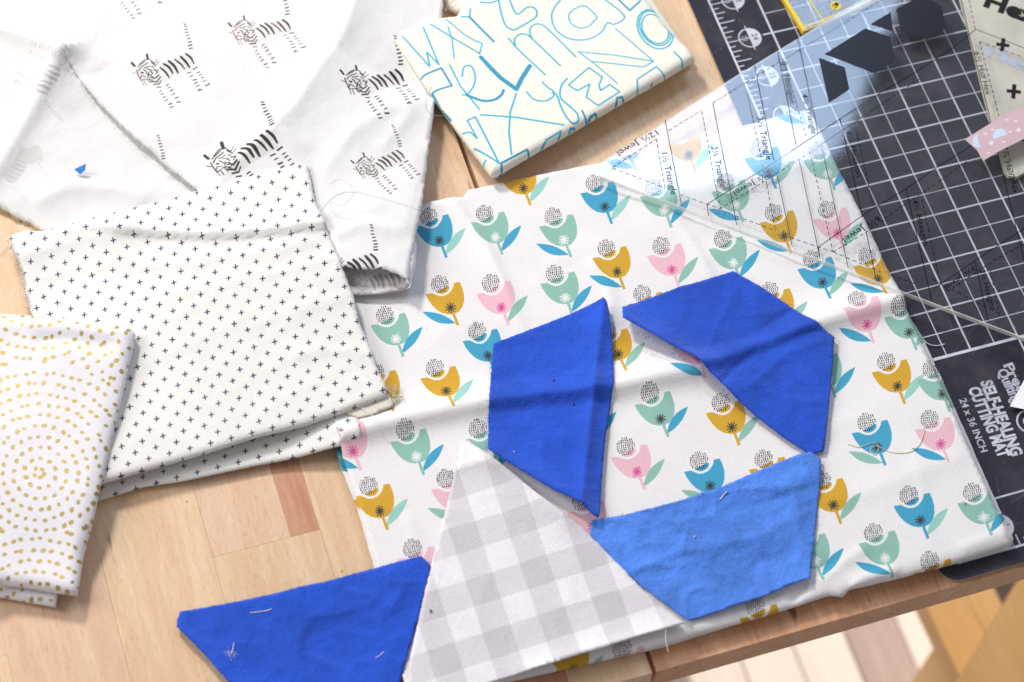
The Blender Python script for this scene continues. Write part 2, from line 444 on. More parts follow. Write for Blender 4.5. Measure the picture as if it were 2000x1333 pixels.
def thread_obj(name, pts_px, zf, mat, r, label, cat="thread", dz=.01, group=None, wob=0.0, hump=0.0):
    w = P(pts_px, zf if not callable(zf) else zf); w = smooth_line(w, 10)
    z = zf(w[:, 0], w[:, 1]) if callable(zf) else np.full(len(w), float(zf))
    s = np.linspace(0, 1, len(w)); q = np.c_[w, z + dz + hump * np.sin(np.pi * s)]
    if wob: q[:, :2] += wob * np.c_[vnoise(s * 9, s * 0, 3), vnoise(s * 9, s * 0 + 5, 4)]
    mb = MB(); mb.tube(q, r, 6); return tag(mb.build(name, mat, None, True), label, cat, group)
def smooth_line(w, n):
    w = np.asarray(w, float); q = np.vstack([2 * w[0] - w[1], w, 2 * w[-1] - w[-2]]); out = []
    for i in range(1, len(q) - 2):
        for k in range(n):
            t = k / n; a, b, c, d = q[i - 1], q[i], q[i + 1], q[i + 2]
            out.append(.5 * (2 * b + (c - a) * t + (2 * a - 5 * b + 4 * c - d) * t * t + (3 * b - a - 3 * c + d) * t ** 3))
    out.append(q[-2]); return np.array(out)

# ================================================================== FLOOR AND WHAT STANDS BELOW THE TABLE
def wood(name, c1, c2, scale=1.0, axis='Y', rough=.45, streak=.5, flecks=True, seed=0.0, end=False):
    m, nt, b = new_mat(name); L = nt.links.new
    tc = N(nt, "ShaderNodeTexCoord"); oi = N(nt, "ShaderNodeObjectInfo")
    mp = N(nt, "ShaderNodeMapping"); L(tc.outputs["Object"], mp.inputs[0]); k = scale / IN
    mp.inputs["Scale"].default_value = (k, k * .09, k) if axis == 'Y' else (k * .09, k, k)
    off = N(nt, "ShaderNodeVectorMath", operation='SCALE'); cb = N(nt, "ShaderNodeCombineXYZ")
    for i in range(3): L(oi.outputs["Random"], cb.inputs[i])
    L(cb.outputs[0], off.inputs[0]); off.inputs["Scale"].default_value = 37.0 + seed
    ad = N(nt, "ShaderNodeVectorMath", operation='ADD'); L(mp.outputs[0], ad.inputs[0]); L(off.outputs[0], ad.inputs[1])
    n1 = N(nt, "ShaderNodeTexNoise", Scale=.55, Detail=3.0, Distortion=1.2); L(ad.outputs[0], n1.inputs["Vector"])
    wv = N(nt, "ShaderNodeTexNoise", Scale=11.0, Detail=4.0, Roughness=.65, Distortion=.3); L(ad.outputs[0], wv.inputs["Vector"])
    # broad growth-ring figure
    rings = N(nt, "ShaderNodeMath", operation='MULTIPLY'); L(n1.outputs[0], rings.inputs[0]); rings.inputs[1].default_value = 9.0
    fr = N(nt, "ShaderNodeMath", operation='PINGPONG'); L(rings.outputs[0], fr.inputs[0]); fr.inputs[1].default_value = 1.0
    w2 = N(nt, "ShaderNodeTexNoise", Scale=34.0, Detail=2.0, Roughness=.6); L(ad.outputs[0], w2.inputs["Vector"])
    mixf = N(nt, "ShaderNodeMath", operation='MULTIPLY_ADD'); L(fr.outputs[0], mixf.inputs[0]); mixf.inputs[1].default_value = .20; wa = N(nt, "ShaderNodeMath", operation='MULTIPLY_ADD'); L(w2.outputs[0], wa.inputs[0]); wa.inputs[1].default_value = .45; L(wv.outputs[0], wa.inputs[2]); ws = N(nt, "ShaderNodeMath", operation='MULTIPLY'); L(wa.outputs[0], ws.inputs[0]); ws.inputs[1].default_value = .72; L(ws.outputs[0], mixf.inputs[2])
    cr = N(nt, "ShaderNodeMapRange"); L(mixf.outputs[0], cr.inputs[0]); cr.inputs[1].default_value = .36; cr.inputs[2].default_value = .74
    cr.inputs[4].default_value = streak
    mx = N(nt, "ShaderNodeMix", data_type='RGBA'); L(cr.outputs[0], mx.inputs[0]); mx.inputs[6].default_value = lin(c1); mx.inputs[7].default_value = lin(c2)
    # board to board tone
    tone = N(nt, "ShaderNodeMapRange"); L(oi.outputs["Random"], tone.inputs[0]); tone.inputs[3].default_value = .94; tone.inputs[4].default_value = 1.03
    vm = N(nt, "ShaderNodeVectorMath", operation='SCALE'); L(mx.outputs[2], vm.inputs[0]); L(tone.outputs[0], vm.inputs["Scale"])
    col = vm.outputs[0]
    if flecks:
        m3 = N(nt, "ShaderNodeMapping"); L(ad.outputs[0], m3.inputs[0]); m3.inputs["Scale"].default_value = (5.5, 11, 5) if axis == 'Y' else (11, 5.5, 5)
        n3 = N(nt, "ShaderNodeTexNoise", Scale=1.0, Detail=1.0); L(m3.outputs[0], n3.inputs["Vector"])
        th = N(nt, "ShaderNodeMapRange"); L(n3.outputs[0], th.inputs[0]); th.inputs[1].default_value = .735; th.inputs[2].default_value = .80; th.inputs[4].default_value = .75
        m4 = N(nt, "ShaderNodeMix", data_type='RGBA'); L(th.outputs[0], m4.inputs[0]); L(col, m4.inputs[6]); m4.inputs[7].default_value = lin((92, 52, 28)); col = m4.outputs[2]
    if flecks:                     # short pores of the open grain
        m5 = N(nt, "ShaderNodeMapping"); L(ad.outputs[0], m5.inputs[0]); m5.inputs["Scale"].default_value = (44, 80, 30)
        n5 = N(nt, "ShaderNodeTexNoise", Scale=1.0, Detail=0.0); L(m5.outputs[0], n5.inputs["Vector"])
        t5 = N(nt, "ShaderNodeMapRange"); L(n5.outputs[0], t5.inputs[0]); t5.inputs[1].default_value = .62; t5.inputs[2].default_value = .80; t5.inputs[4].default_value = .26
        m6 = N(nt, "ShaderNodeMix", data_type='RGBA'); L(t5.outputs[0], m6.inputs[0]); L(col, m6.inputs[6]); m6.inputs[7].default_value = lin((176, 122, 82)); col = m6.outputs[2]
    L(col, b.inputs["Base Color"]); b.inputs["Roughness"].default_value = rough; b.inputs["Specular IOR Level"].default_value = .35
    bp = N(nt, "ShaderNodeBump", Strength=.12, Distance=.004 * IN); L(wv.outputs[0], bp.inputs["Height"]); L(bp.outputs[0], b.inputs["Normal"])
    return m
beech = wood("beech wood", (236, 210, 178), (218, 178, 138), streak=.75)
beech_shade = wood("beech with painted shade", (226, 180, 144), (190, 134, 98), streak=.7)  # for the right planks' front ends: shade painted into the wood colour
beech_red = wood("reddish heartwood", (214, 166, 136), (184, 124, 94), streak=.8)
beech_pale = wood("pale beech", (236, 206, 178), (216, 174, 142), streak=.7)
floor_wood = wood("pale floorboards", (226, 216, 206), (205, 192, 180), scale=.35, flecks=False)
honey = wood("honey pine", (240, 204, 142), (222, 164, 92), scale=.5, flecks=False)
taupe = wood("taupe floor and painted shadow", (182, 162, 154), (150, 130, 122), scale=.4, flecks=False)
gap_brown = plain("dark gap brown", (70, 52, 46), .6)

# floor boards, 29 inches below the table top
fl = MB(); fl.prism([(-60, -60), (70, -60), (70, 60), (-60, 60)], -30.2, -29.75); flo = fl.build("floor", taupe); flo["kind"] = "structure"
bx = 8.35
for i in range(9):
    b_ = MB(); w_ = 1.72 if i % 2 else 1.72
    b_.prism([(bx, -30), (bx + w_, -30), (bx + w_, 30), (bx, 30)], -29.75, -29.0, .06)
    b_.build("floor_board", taupe if i in (3,) else floor_wood, flo); bx += w_ + .05  # the single taupe board paints a shadow stripe on the floor

# ================================================================== TABLE
table = empty("table"); tag(table, "pale beech table with butcher-block planks under all the fabric", "table")
EDGE_Y, TT = -6.98, 0.74
xs_left = [-14.2, -12.27, -10.35, -8.43, -6.53, -4.57, -2.64, -1.2, 0.27]
cuts = {0: [3.0], 1: [-3.5, 6.0], 2: [1.5], 3: [-9.0 + 20], 4: [-2.72, 8], 5: [-5.6, 5.0], 6: [1.0], 7: [-3.4, 7.0]}
def plank(x0, x1, y0, y1, mat):
    b_ = MB(); g = .0004; fr = y0 <= EDGE_Y + .01
    b_.prism([(x0 + g, y0 + (0 if fr else g)), (x1 - g, y0 + (0 if fr else g)), (x1 - g, y1 - g), (x0 + g, y1 - g)], -TT, 0.0, .0015 if not fr else .012)
    return b_.build("plank", mat, table)
for i in range(len(xs_left) - 1):
    ys = [EDGE_Y] + [c for c in cuts[i] if EDGE_Y < c < 14] + [16.0]
    for k in range(len(ys) - 1):
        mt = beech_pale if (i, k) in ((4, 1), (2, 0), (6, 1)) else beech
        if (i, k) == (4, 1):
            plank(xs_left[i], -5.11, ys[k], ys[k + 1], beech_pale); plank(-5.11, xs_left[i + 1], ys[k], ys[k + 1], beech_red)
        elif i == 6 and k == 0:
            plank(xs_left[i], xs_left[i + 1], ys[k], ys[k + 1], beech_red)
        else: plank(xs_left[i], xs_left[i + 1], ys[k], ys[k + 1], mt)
xr = 0.36; k = 0
while xr < 13:
    w_ = (1.93, 1.93, 1.6, 1.93)[k % 4]; ys = [EDGE_Y, (-1.0, -4.5, 2.0, -2.2, 1.0, -3.0, 0)[k % 7], 16.0]
    for q in range(2): plank(xr, xr + w_, ys[q], ys[q + 1], beech_shade if q == 0 else beech_pale if (k + q) % 3 == 1 else beech)
    xr += w_; k += 1
# apron rail and leg seen past the front edge
ap = MB(); ap.prism([(-12, EDGE_Y + 1.4), (13, EDGE_Y + 1.4), (13, EDGE_Y + 2.1), (-12, EDGE_Y + 2.1)], -3.2, -TT - .002); ap.build("apron", beech, table)

# stool or bench under the table on the right, far out of focus
bench = empty("wooden_bench"); tag(bench, "honey coloured wooden bench out of focus below the table edge", "bench")
def beam(name, a, b, w, h, mat, parent):
    a = np.array(a, float); b = np.array(b, float); t = (b - a) / np.linalg.norm(b - a); n = np.array([-t[1], t[0]]) * w / 2
    m_ = MB(); v = []
    for p, in ((a,), (b,)):
        for s1, s2 in ((-1, 0), (1, 0), (1, 1), (-1, 1)): v.append((p[0] + n[0] * s1, p[1] + n[1] * s1, p[2] - h * s2))
    m_.add(v, [(0, 1, 2, 3), (7, 6, 5, 4), (0, 4, 5, 1), (1, 5, 6, 2), (2, 6, 7, 3), (3, 7, 4, 0)])
    return m_.build(name, mat, parent)
def fpt(px, py, z): w = P([(px, py)], z)[0]; return (w[0], w[1], z)
beam("seat_board", fpt(1803, 1080, -20), fpt(1958, 1400, -20), 1.22, .9, honey, bench)
beam("seat_board", fpt(1877, 1080, -20), fpt(2032, 1400, -20), .84, .9, honey, bench)
beam("cross_rail", fpt(2098, 1090, -17), fpt(1893, 1440, -17), 1.9, 1.0, honey, bench)
beam("dark_gap", fpt(1955, 1080, -20.6), fpt(2110, 1400, -20.6), 1.5, .9, gap_brown, bench)  # dark strip added to stand for the dark gap beside the seat
for (px_, py_) in ((1905, 1250), (1990, 1300)):
    b_ = MB(); q = P([(px_, py_)], -21)[0]; b_.prism([(q[0] - .6, q[1] - .6), (q[0] + .6, q[1] - .6), (q[0] + .6, q[1] + .6), (q[0] - .6, q[1] + .6)], -29.0, -21.45); b_.build("leg", honey, bench)

# ================================================================== CUTTING MAT
def UV(u, v): return np.array([u + 7.3, 29.4 - v])
mat_tex = Tex("cutting mat print", 5.6, -7.3, 15.0, 12.2, 115, (46, 45, 57))
WHT = (206, 210, 222)
def mline(u0, v0, u1, v1, w): mat_tex.stroke([UV(u0, v0), UV(u1, v1)], w, WHT)
for v2_ in range(2 * 17, 2 * 32 + 1): mline(0, v2_ / 2, 7.6, v2_ / 2, .036 if v2_ % 2 == 0 else .022)
for u2_ in range(0, 16): mline(u2_ / 2, 17, u2_ / 2, 32, .038 if u2_ % 2 == 0 else .022)
mline(0, 32, 7.6, 32, .062); mline(0, 35, 7.6, 35, .036); mline(-1, 17, -1, 36, .045); mline(-1, 36, 7.6, 36, .045); mline(0, 35, 0, 17, .045)
mline(2, 32, 2, 35, .04)
for k in range(17 * 8, 36 * 8):
    v_ = k / 8; L_ = .55 if k % 8 == 0 else .34 if k % 4 == 0 else .22 if k % 2 == 0 else .13
    mline(-1, v_, -1 + L_, v_, .024)
    if k % 8 == 0: mline(-.2, v_, 0, v_, .036)
for k in range(0, 8 * 8):
    u_ = -1 + k / 8; L_ = .55 if k % 8 == 0 else .34 if k % 4 == 0 else .22 if k % 2 == 0 else .13
    mline(u_, 36, u_, 36 - L_, .024)
def badge(u, v, top_, bot_):
    c = UV(u, v); r = .23
    a = np.radians(np.arange(0, 361, 12)); mat_tex.stroke(c + r * np.c_[np.cos(a), np.sin(a)], .03, WHT)
    h_ = np.radians(np.arange(-90, 91, 10)); mat_tex.poly(c + r * np.c_[np.cos(h_), np.sin(h_)], WHT)
    mat_tex.stroke([c + (0, -.3), c + (0, .3)], .025, WHT)
    vv, tt = text_shape(top_, .17, .0); mat_tex.tris(place2(vv, c + (.11, 0), -math.pi / 2), tt, (46, 45, 57))
    vv, tt = text_shape(bot_, .17, .0); mat_tex.tris(place2(vv, c + (-.11, 0), math.pi / 2), tt, WHT)
for v_ in (22, 23, 24, 25, 26): badge(-.5, v_, str(v_), str(36 - v_))
badge(.05, 35.55, "1", "35")
def mtext(s_, u, v, size, bold, sx=1.0, sy=1.0, sp=1.0):
    vv, tt = text_shape(s_, size, bold, 'LEFT', spacing=sp); mat_tex.tris(place2(vv, UV(u, v), -math.pi / 2, sx, sy), tt, WHT)
def mtpx(s_, p0_, p1_, hpx, bold, sp=1.0):
    """lettering from p0 to p1 (photograph pixels), cap height hpx"""
    a, b = P([p0_, p1_], .08); vv, tt = text_shape(s_, 1.0, bold, 'LEFT', spacing=sp)
    w0 = vv[:, 0].max() - vv[:, 0].min(); vv = vv - [vv[:, 0].min(), 0]; hh = hpx / ppi(p0_[1])
    cap = .70
    ang = math.atan2(b[1] - a[1], b[0] - a[0]); mat_tex.tris(place2(vv, a, ang, np.linalg.norm(b - a) / w0, hh / cap), tt, WHT)
mtpx("Precision", (1967, 711), (2029, 826), 20, .035)
mtpx("Quilting", (1955, 722), (1988, 786), 22, .035, .95)
mtpx("SELF-HEALING", (1924, 744), (1986, 890), 24, .05)
mtpx("CUTTING MAT", (1900, 757), (1961, 893), 24, .05)
mtpx("24 x 36 INCH", (1879, 779), (1922, 883), 15, .02)
mtpx("precisionquiltingtools.com", (1812, 731), (1915, 938), 11, .02)
for rr_ in (.23, .10): 
    a_ = np.radians(np.arange(0, 361, 12)); c_ = P([(2010, 824)], .08)[0]; mat_tex.stroke(c_ + rr_ * np.c_[np.cos(a_), np.sin(a_)], .035, WHT)
# scratches and worn spots from the blade
rnd = random.Random(5)
for _ in range(700):
    c_ = np.array([rnd.uniform(5.8, 14), rnd.uniform(-6.8, 11)]); a_ = rnd.gauss(.45, .5) if rnd.random() < .8 else rnd.uniform(0, 3.1); L_ = rnd.expovariate(1 / .55)
    mat_tex.stroke([c_, c_ + L_ * np.array([math.cos(a_), math.sin(a_)])], rnd.uniform(.006, .012), (130, 124, 130), rnd.uniform(.12, .55))
for _ in range(260):
    c_ = (rnd.uniform(5.8, 14), rnd.uniform(-6.8, 11)); mat_tex.ellipse(c_, rnd.uniform(.006, .02), rnd.uniform(.006, .015), 0, (150, 145, 150), rnd.uniform(.2, .8))

def mat_material():
    m, nt, b = new_mat("cutting mat"); L = nt.links.new
    im = N(nt, "ShaderNodeTexImage"); im.image = mat_tex.image(); im.extension = 'EXTEND'
    tc = N(nt, "ShaderNodeTexCoord"); n = N(nt, "ShaderNodeTexNoise", Scale=55.0, Detail=5.0, Roughness=.6); L(tc.outputs["Object"], n.inputs["Vector"])
    n2 = N(nt, "ShaderNodeTexNoise", Scale=14.0, Detail=3.0); L(tc.outputs["Object"], n2.inputs["Vector"])
    mr = N(nt, "ShaderNodeMapRange"); L(n.outputs[0], mr.inputs[0]); mr.inputs[1].default_value = .48; mr.inputs[2].default_value = .76; mr.inputs[4].default_value = .45
    mx = N(nt, "ShaderNodeMix", data_type='RGBA'); L(mr.outputs[0], mx.inputs[0]); L(im.outputs[0], mx.inputs[6]); mx.inputs[7].default_value = lin((92, 84, 82))
    mr2 = N(nt, "ShaderNodeMapRange"); L(n2.outputs[0], mr2.inputs[0]); mr2.inputs[1].default_value = .3; mr2.inputs[2].default_value = .7; mr2.inputs[3].default_value = .85; mr2.inputs[4].default_value = 1.15
    vm = N(nt, "ShaderNodeVectorMath", operation='SCALE'); L(mx.outputs[2], vm.inputs[0]); L(mr2.outputs[0], vm.inputs["Scale"]); L(vm.outputs[0], b.inputs["Base Color"])
    b.inputs["Roughness"].default_value = .55; b.inputs["Specular IOR Level"].default_value = .22
    bp = N(nt, "ShaderNodeBump", Strength=.15, Distance=.004 * IN); n4 = N(nt, "ShaderNodeTexNoise", Scale=2500.0, Detail=2.0); L(tc.outputs["Object"], n4.inputs["Vector"])
    L(n4.outputs[0], bp.inputs["Height"]); L(bp.outputs[0], b.inputs["Normal"]); return m
mm = mat_material(); mat_edge = plain("mat core", (186, 172, 140), .6)
def rounded(x0, y0, x1, y1, r, n=8):
    out = []
    for cx, cy, a0 in ((x1 - r, y1 - r, 0), (x0 + r, y1 - r, 90), (x0 + r, y0 + r, 180), (x1 - r, y0 + r, 270)):
        for k in range(n + 1): a = math.radians(a0 + 90 * k / n); out.append((cx + r * math.cos(a), cy + r * math.sin(a)))
    return np.array(out)
ro = rounded(5.89, -6.92, 14.9, 12.1, .38); mb = MB(); mb.prism(ro, .008, .08)
fm = [0] * len(mb.f); fm = [1] * (len(mb.f) - 1) + [0]
mv = np.array(mb.v)
cutting_mat = mesh_obj("cutting_mat", mb.v, mb.f, [mm, mat_edge], None, mat_tex.uv(mv[:, :2]), False, fm)
tag(cutting_mat, "black self-healing cutting mat with white inch grid on the table", "cutting mat")

# ================================================================== FLORAL CLOTH
TEAL, TEAL2, BLUE, YEL, PINK, INK, MAG = (142, 190, 176), (152, 206, 196), (68, 162, 198), (210, 164, 50), (233, 188, 200), (56, 56, 62), (208, 78, 146)
WHITE = (236, 234, 235)
Z_FL = [(700, 900, .24), (1000, 450, .22), (1171, 340, .19), (1400, 400, .20), (1550, 240, .20), (1700, 540, .24), (1900, 1000, .34), (1300, 1200, .30), (850, 1290, .22), (1200, 800, .28)]
zfl = plane_fit(Z_FL)
fb = P([(640, 200), (2050, 1380), (640, 1380), (2050, 200)], .2)
ft = Tex("tulip print", fb[:, 0].min(), fb[:, 1].min(), fb[:, 0].max(), fb[:, 1].max(), 150, WHITE)
def lens(a, b, w1, w2, n=12):
    a = np.array(a, float); b = np.array(b, float); t = b - a; nn = np.array([-t[1], t[0]]) / np.hypot(*t); s = np.linspace(0, 1, n)
    up = [a + t * q + nn * w1 * math.sin(math.pi * q) ** .9 for q in s]; dn = [a + t * q - nn * w2 * math.sin(math.pi * q) ** .9 for q in s[::-1]]
    return np.array(up + dn)
def cupline():
    o_ = [(735, 472), (780, 464), (800, 473), (828, 484), (860, 482), (890, 466), (912, 440), (922, 418), (924, 396), (962, 387), (980, 425), (992, 470), (993, 515), (983, 552), (960, 586), (930, 602), (890, 606), (850, 598), (812, 576), (780, 545), (755, 510)]
    return np.array(o_, float)
frnd = random.Random(11)
def flower(px, py, col, leaf, leafcol, star=None, scl=1.0, rot=0.0, cup=True, dots=True, stem=True):
    s = scl * (.90 + .1 * py / 770) / 3.333
    ca, sa = math.cos(rot), math.sin(rot)
    def T(q):
        q = (np.asarray(q, float) - (903, 562)) * s; q = np.c_[q[:, 0] * ca - q[:, 1] * sa, q[:, 0] * sa + q[:, 1] * ca]
        return P(q + (px, py), zfl)
    if cup:
        ft.poly(T(cupline()), col)
        a = np.radians(np.arange(-12, 193, 15)) ; el = np.array([(852 + 45 * math.cos(t) , 436 + 30 * math.sin(t)) for t in a])
        q = el - (852, 436); r_ = math.radians(-24); q = np.c_[q[:, 0] * math.cos(r_) - q[:, 1] * math.sin(r_), q[:, 0] * math.sin(r_) + q[:, 1] * math.cos(r_)] + (852, 436)
        ft.poly(T(q), col)
    if leaf == 'R': ft.poly(T(lens((943, 660), (1080, 480), 24, 34)), leafcol)
    if leaf == 'L': ft.poly(T(lens((716, 588), (936, 664), 34, 24)), leafcol)
    if stem: ft.poly(T([(912, 600), (930, 598), (961, 676), (943, 682)]), col)
    if cup:
        sc = star or INK; c = np.array([903, 562.])
        for k in range(5):
            t = math.radians(k * 36 + 10); d = np.array([math.cos(t), math.sin(t)]) * (31 + frnd.uniform(-5, 4))
            ft.stroke(T([c - d, c + d]), (.024 if sc != WHITE else .030) * scl, sc, .85)
    if dots:
        R_ = 57
        for yy in np.arange(-R_ + 4, R_, 14.6):
            n_ = math.sqrt(max(0, R_ * R_ - yy * yy)); k = 0
            for xx in np.arange(-n_ + 3, n_, 13.4):
                x_ = 830 + xx + frnd.uniform(-1.2, 1.2) + yy * .1; y_ = 402 + yy + frnd.uniform(-1, 1) - xx * .16; h_ = frnd.uniform(1.6, 4.2)
                q = T([(x_, y_ - h_), (x_ + 1.5, y_ + h_)]); ft.stroke(q, frnd.uniform(.014, .021) , (30, 28, 38), .97)
FL = [(1022, 368, YEL, 'R', TEAL2), (1181, 404, BLUE, 'R', TEAL2), (1297, 412, TEAL, 'R', BLUE, WHITE), (1345, 303, YEL, 'R', TEAL2), (1437, 401, TEAL, 'L', BLUE, WHITE),
      (1501, 336, BLUE, 'R', TEAL), (1616, 340, TEAL, 'R', BLUE, WHITE), (1531, 462, YEL, 'L', BLUE), (1635, 456, PINK, 'R', TEAL, MAG), (1606, 553, BLUE, 'R', TEAL),
      (1714, 548, YEL, 'L', BLUE), (1432, 514, TEAL, 'R', BLUE, WHITE), (1312, 527, PINK, 'R', TEAL, MAG), (1205, 532, YEL, 'L', BLUE), (1101, 469, TEAL, 'L', BLUE, WHITE),
      (967, 464, TEAL, 'R', BLUE, WHITE), (858, 470, BLUE, 'R', TEAL2), (880, 602, YEL, 'L', BLUE), (979, 601, PINK, 'R', TEAL, MAG), (1104, 582, TEAL, 'R', BLUE, WHITE),
      (773, 663, TEAL, 'R', BLUE, WHITE), (953, 694, BLUE, 'R', TEAL), (871, 768, YEL, 'R', TEAL2), (754, 776, YEL, 'L', BLUE), (813, 893, TEAL, 'R', BLUE, WHITE),
      (690, 884, PINK, 'L', BLUE, MAG), (742, 999, YEL, 'R', TEAL2), (893, 985, PINK, 'L', TEAL, MAG), (828, 1122, PINK, 'R', TEAL, MAG), (955, 888, TEAL, 'R', BLUE, WHITE),
      (1207, 694, YEL, 'R', TEAL), (1290, 819, TEAL, 'R', BLUE, INK), (1429, 835, YEL, 'R', TEAL), (1362, 708, PINK, 'L', BLUE, MAG), (1244, 922, PINK, 'R', TEAL, MAG),
      (1387, 950, BLUE, 'L', TEAL), (1524, 615, YEL, 'R', TEAL), (1692, 637, PINK, 'L', BLUE, MAG), (1752, 755, YEL, 'R', TEAL2), (1617, 742, TEAL, 'R', BLUE, WHITE),
      (1714, 874, BLUE, 'L', TEAL), (1837, 868, PINK, 'L', BLUE, MAG), (1627, 988, YEL, 'R', TEAL), (1797, 1017, BLUE, 'R', TEAL2), (1921, 1011, TEAL, 'R', BLUE, WHITE),
      (1728, 1091, TEAL, 'L', BLUE, WHITE), (1592, 1097, TEAL, 'R', BLUE, WHITE), (1838, 1146, YEL, 'R', TEAL), (1122, 1305, YEL, 'R', TEAL), (1498, 1236, YEL, 'R', TEAL),
      (1345, 1170, BLUE, 'R', BLUE), (1158, 1030, PINK, 'L', BLUE, MAG), (1150, 830, YEL, 'R', BLUE), (1560, 818, PINK, 'R', TEAL), (1275, 622, YEL, 'R', TEAL),
      (1513, 946, YEL, 'R', TEAL), (1560, 213, TEAL, 'L', BLUE, WHITE), (1238, 1317, PINK, 'R', TEAL), (1228, 300, TEAL, 'L', BLUE), (1775, 650, TEAL, 'R', TEAL), (1840, 770, TEAL, 'R', TEAL)]
for f_ in FL: flower(*f_[:5], star=(f_[5] if len(f_) > 5 else None))
fl_mat = fabric("tulip print cotton", tex=ft, bump=.35, mottle=.03, thread=.05)
floral_px = [(824, 402), (842, 394), (905, 386), (915, 372), (985, 356), (1095, 334), (1175, 318), (1330, 276), (1480, 240), (1550, 219), (1578, 219), (1592, 236),
             (1640, 336), (1700, 452), (1763, 592), (1790, 650), (1836, 748), (1905, 905), (1977, 1060),
             (1850, 1102), (1755, 1128), (1660, 1150), (1648, 1163), (1620, 1160), (1500, 1200), (1300, 1255), (1250, 1270), (1100, 1303), (1010, 1325), (800, 1385), (770, 1240), (735, 1105), (700, 985), (668, 888), (664, 862), (630, 780), (630, 600), (690, 480), (780, 418)]
FOLDI = (18, 19, 20, 21, 22, 23, 24, 25, 26, 27, 28)
fl_ridges = [
    ([(664, 858), (800, 822), (960, 790), (1180, 765), (1380, 722), (1560, 650), (1660, 618), (1766, 588)], .19, .42, .20, 1.5, 'full'),
    ([(885, 392), (950, 480), (1000, 590), (1040, 680)], .07, .10, .16, 1.2, 'left'),
    ([(920, 640), (960, 690), (985, 745)], -.05, .10, .10, 1.2),
    ([(1285, 380), (1350, 470), (1400, 560)], .05, .09, .12, 1.2),
    ([(1225, 375), (1290, 402), (1400, 455), (1560, 520)], .05, .07, .10, 1.2),
    ([(1560, 225), (1650, 420), (1700, 560)], .02, .20, .20, 1.5),
    ([(1150, 500), (1190, 560), (1200, 640)], .04, .10, .14, 1.2),
    ([(1560, 990), (1700, 960), (1900, 880)], .03, .25, .25, 1.5),
    ([(1590, 1140), (1640, 1105), (1700, 1065)], .05, .09, .09, 1.2),
    ([(1540, 1180), (1600, 1118), (1640, 1092)], -.06, .10, .08, 1.2),
    ([(1655, 1150), (1690, 1130), (1760, 1110)], .06, .08, .10, 1.2),
    ([(1870, 1075), (1930, 1050), (1975, 1035)], .03, .08, .10, 1.2),
    ([(790, 1000), (830, 1100), (850, 1180)], .03, .12, .12, 1.3),
]
E_ = empty("floral_fabric"); tag(E_, "white folded cotton printed with yellow, pink, teal and blue tulips", "fabric")
flower_top = cloth("folded_layer", floral_px, Z_FL, fl_mat, ft, fold=FOLDI, fold_r=.22, body=.20, ridges=fl_ridges, parent=E_, seed=4, over=False,
                   wr=[(.012, .9, .5, .35, 3, 'r'), (.010, .5, .5, .2, 5, 'n'), (.004, 3, 1.2, .4, 8, 'r')], step=.085)
LAYERS_SAVE = LAYERS[:]
plain_white = fabric("white cotton", (232, 230, 234), bump=.3)
# lower thickness of the folded cloth, showing at the right, the left and under the front fold
low_px = [(1588, 250), (1700, 470), (1772, 612), (1800, 655), (1842, 745), (1912, 905), (1979, 1052), (1975, 1070), (1840, 1108), (1700, 1140), (1560, 1180), (1300, 1262), (1000, 1330), (800, 1386), (730, 1105), (695, 985), (662, 905), (700, 700), (900, 420), (1200, 330)]
cloth("lower_layer", low_px, .12, fl_mat, ft, fold=tuple(range(7, 13)), fold_r=.08, body=.10, parent=E_, over=False, register=False, seed=5, step=.16)
cloth("corner_flap", [(655, 872), (690, 862), (700, 900), (678, 915), (662, 900)], .20, plain("teal print corner", (60, 130, 140), .9), thick=.02, parent=E_, over=False, register=False, step=.05, seed=6)
white_thr = plain("white thread", (236, 234, 232), .8)
cream_thr = plain("cream thread", (224, 214, 178), .8)
blue_thr = plain("blue thread", (52, 92, 200), .8)
fringe("frayed_edge", [(1592, 236), (1640, 336), (1700, 452), (1763, 592), (1790, 650), (1836, 748), (1905, 905), (1977, 1060)], flower_top['top'], white_thr, E_, 240, (.02, .06), .003, 3, np.array([1, .2]), .03)

# ================================================================== LIGHT CREAM CLOTH BEHIND (top, behind the lettering fabric)
cream = fabric("cream cotton", (236, 226, 212))
cl0 = cloth("cream_cloth", [(866, -60), (1010, -60), (935, 8), (915, 24), (890, 22), (868, 10)], .22, cream, fold=(2, 3, 4), fold_r=.1, body=.2, register=False, over=False, seed=8)
tag(cl0['obj'], "plain cream cloth peeking out behind the blue lettering fabric", "fabric")

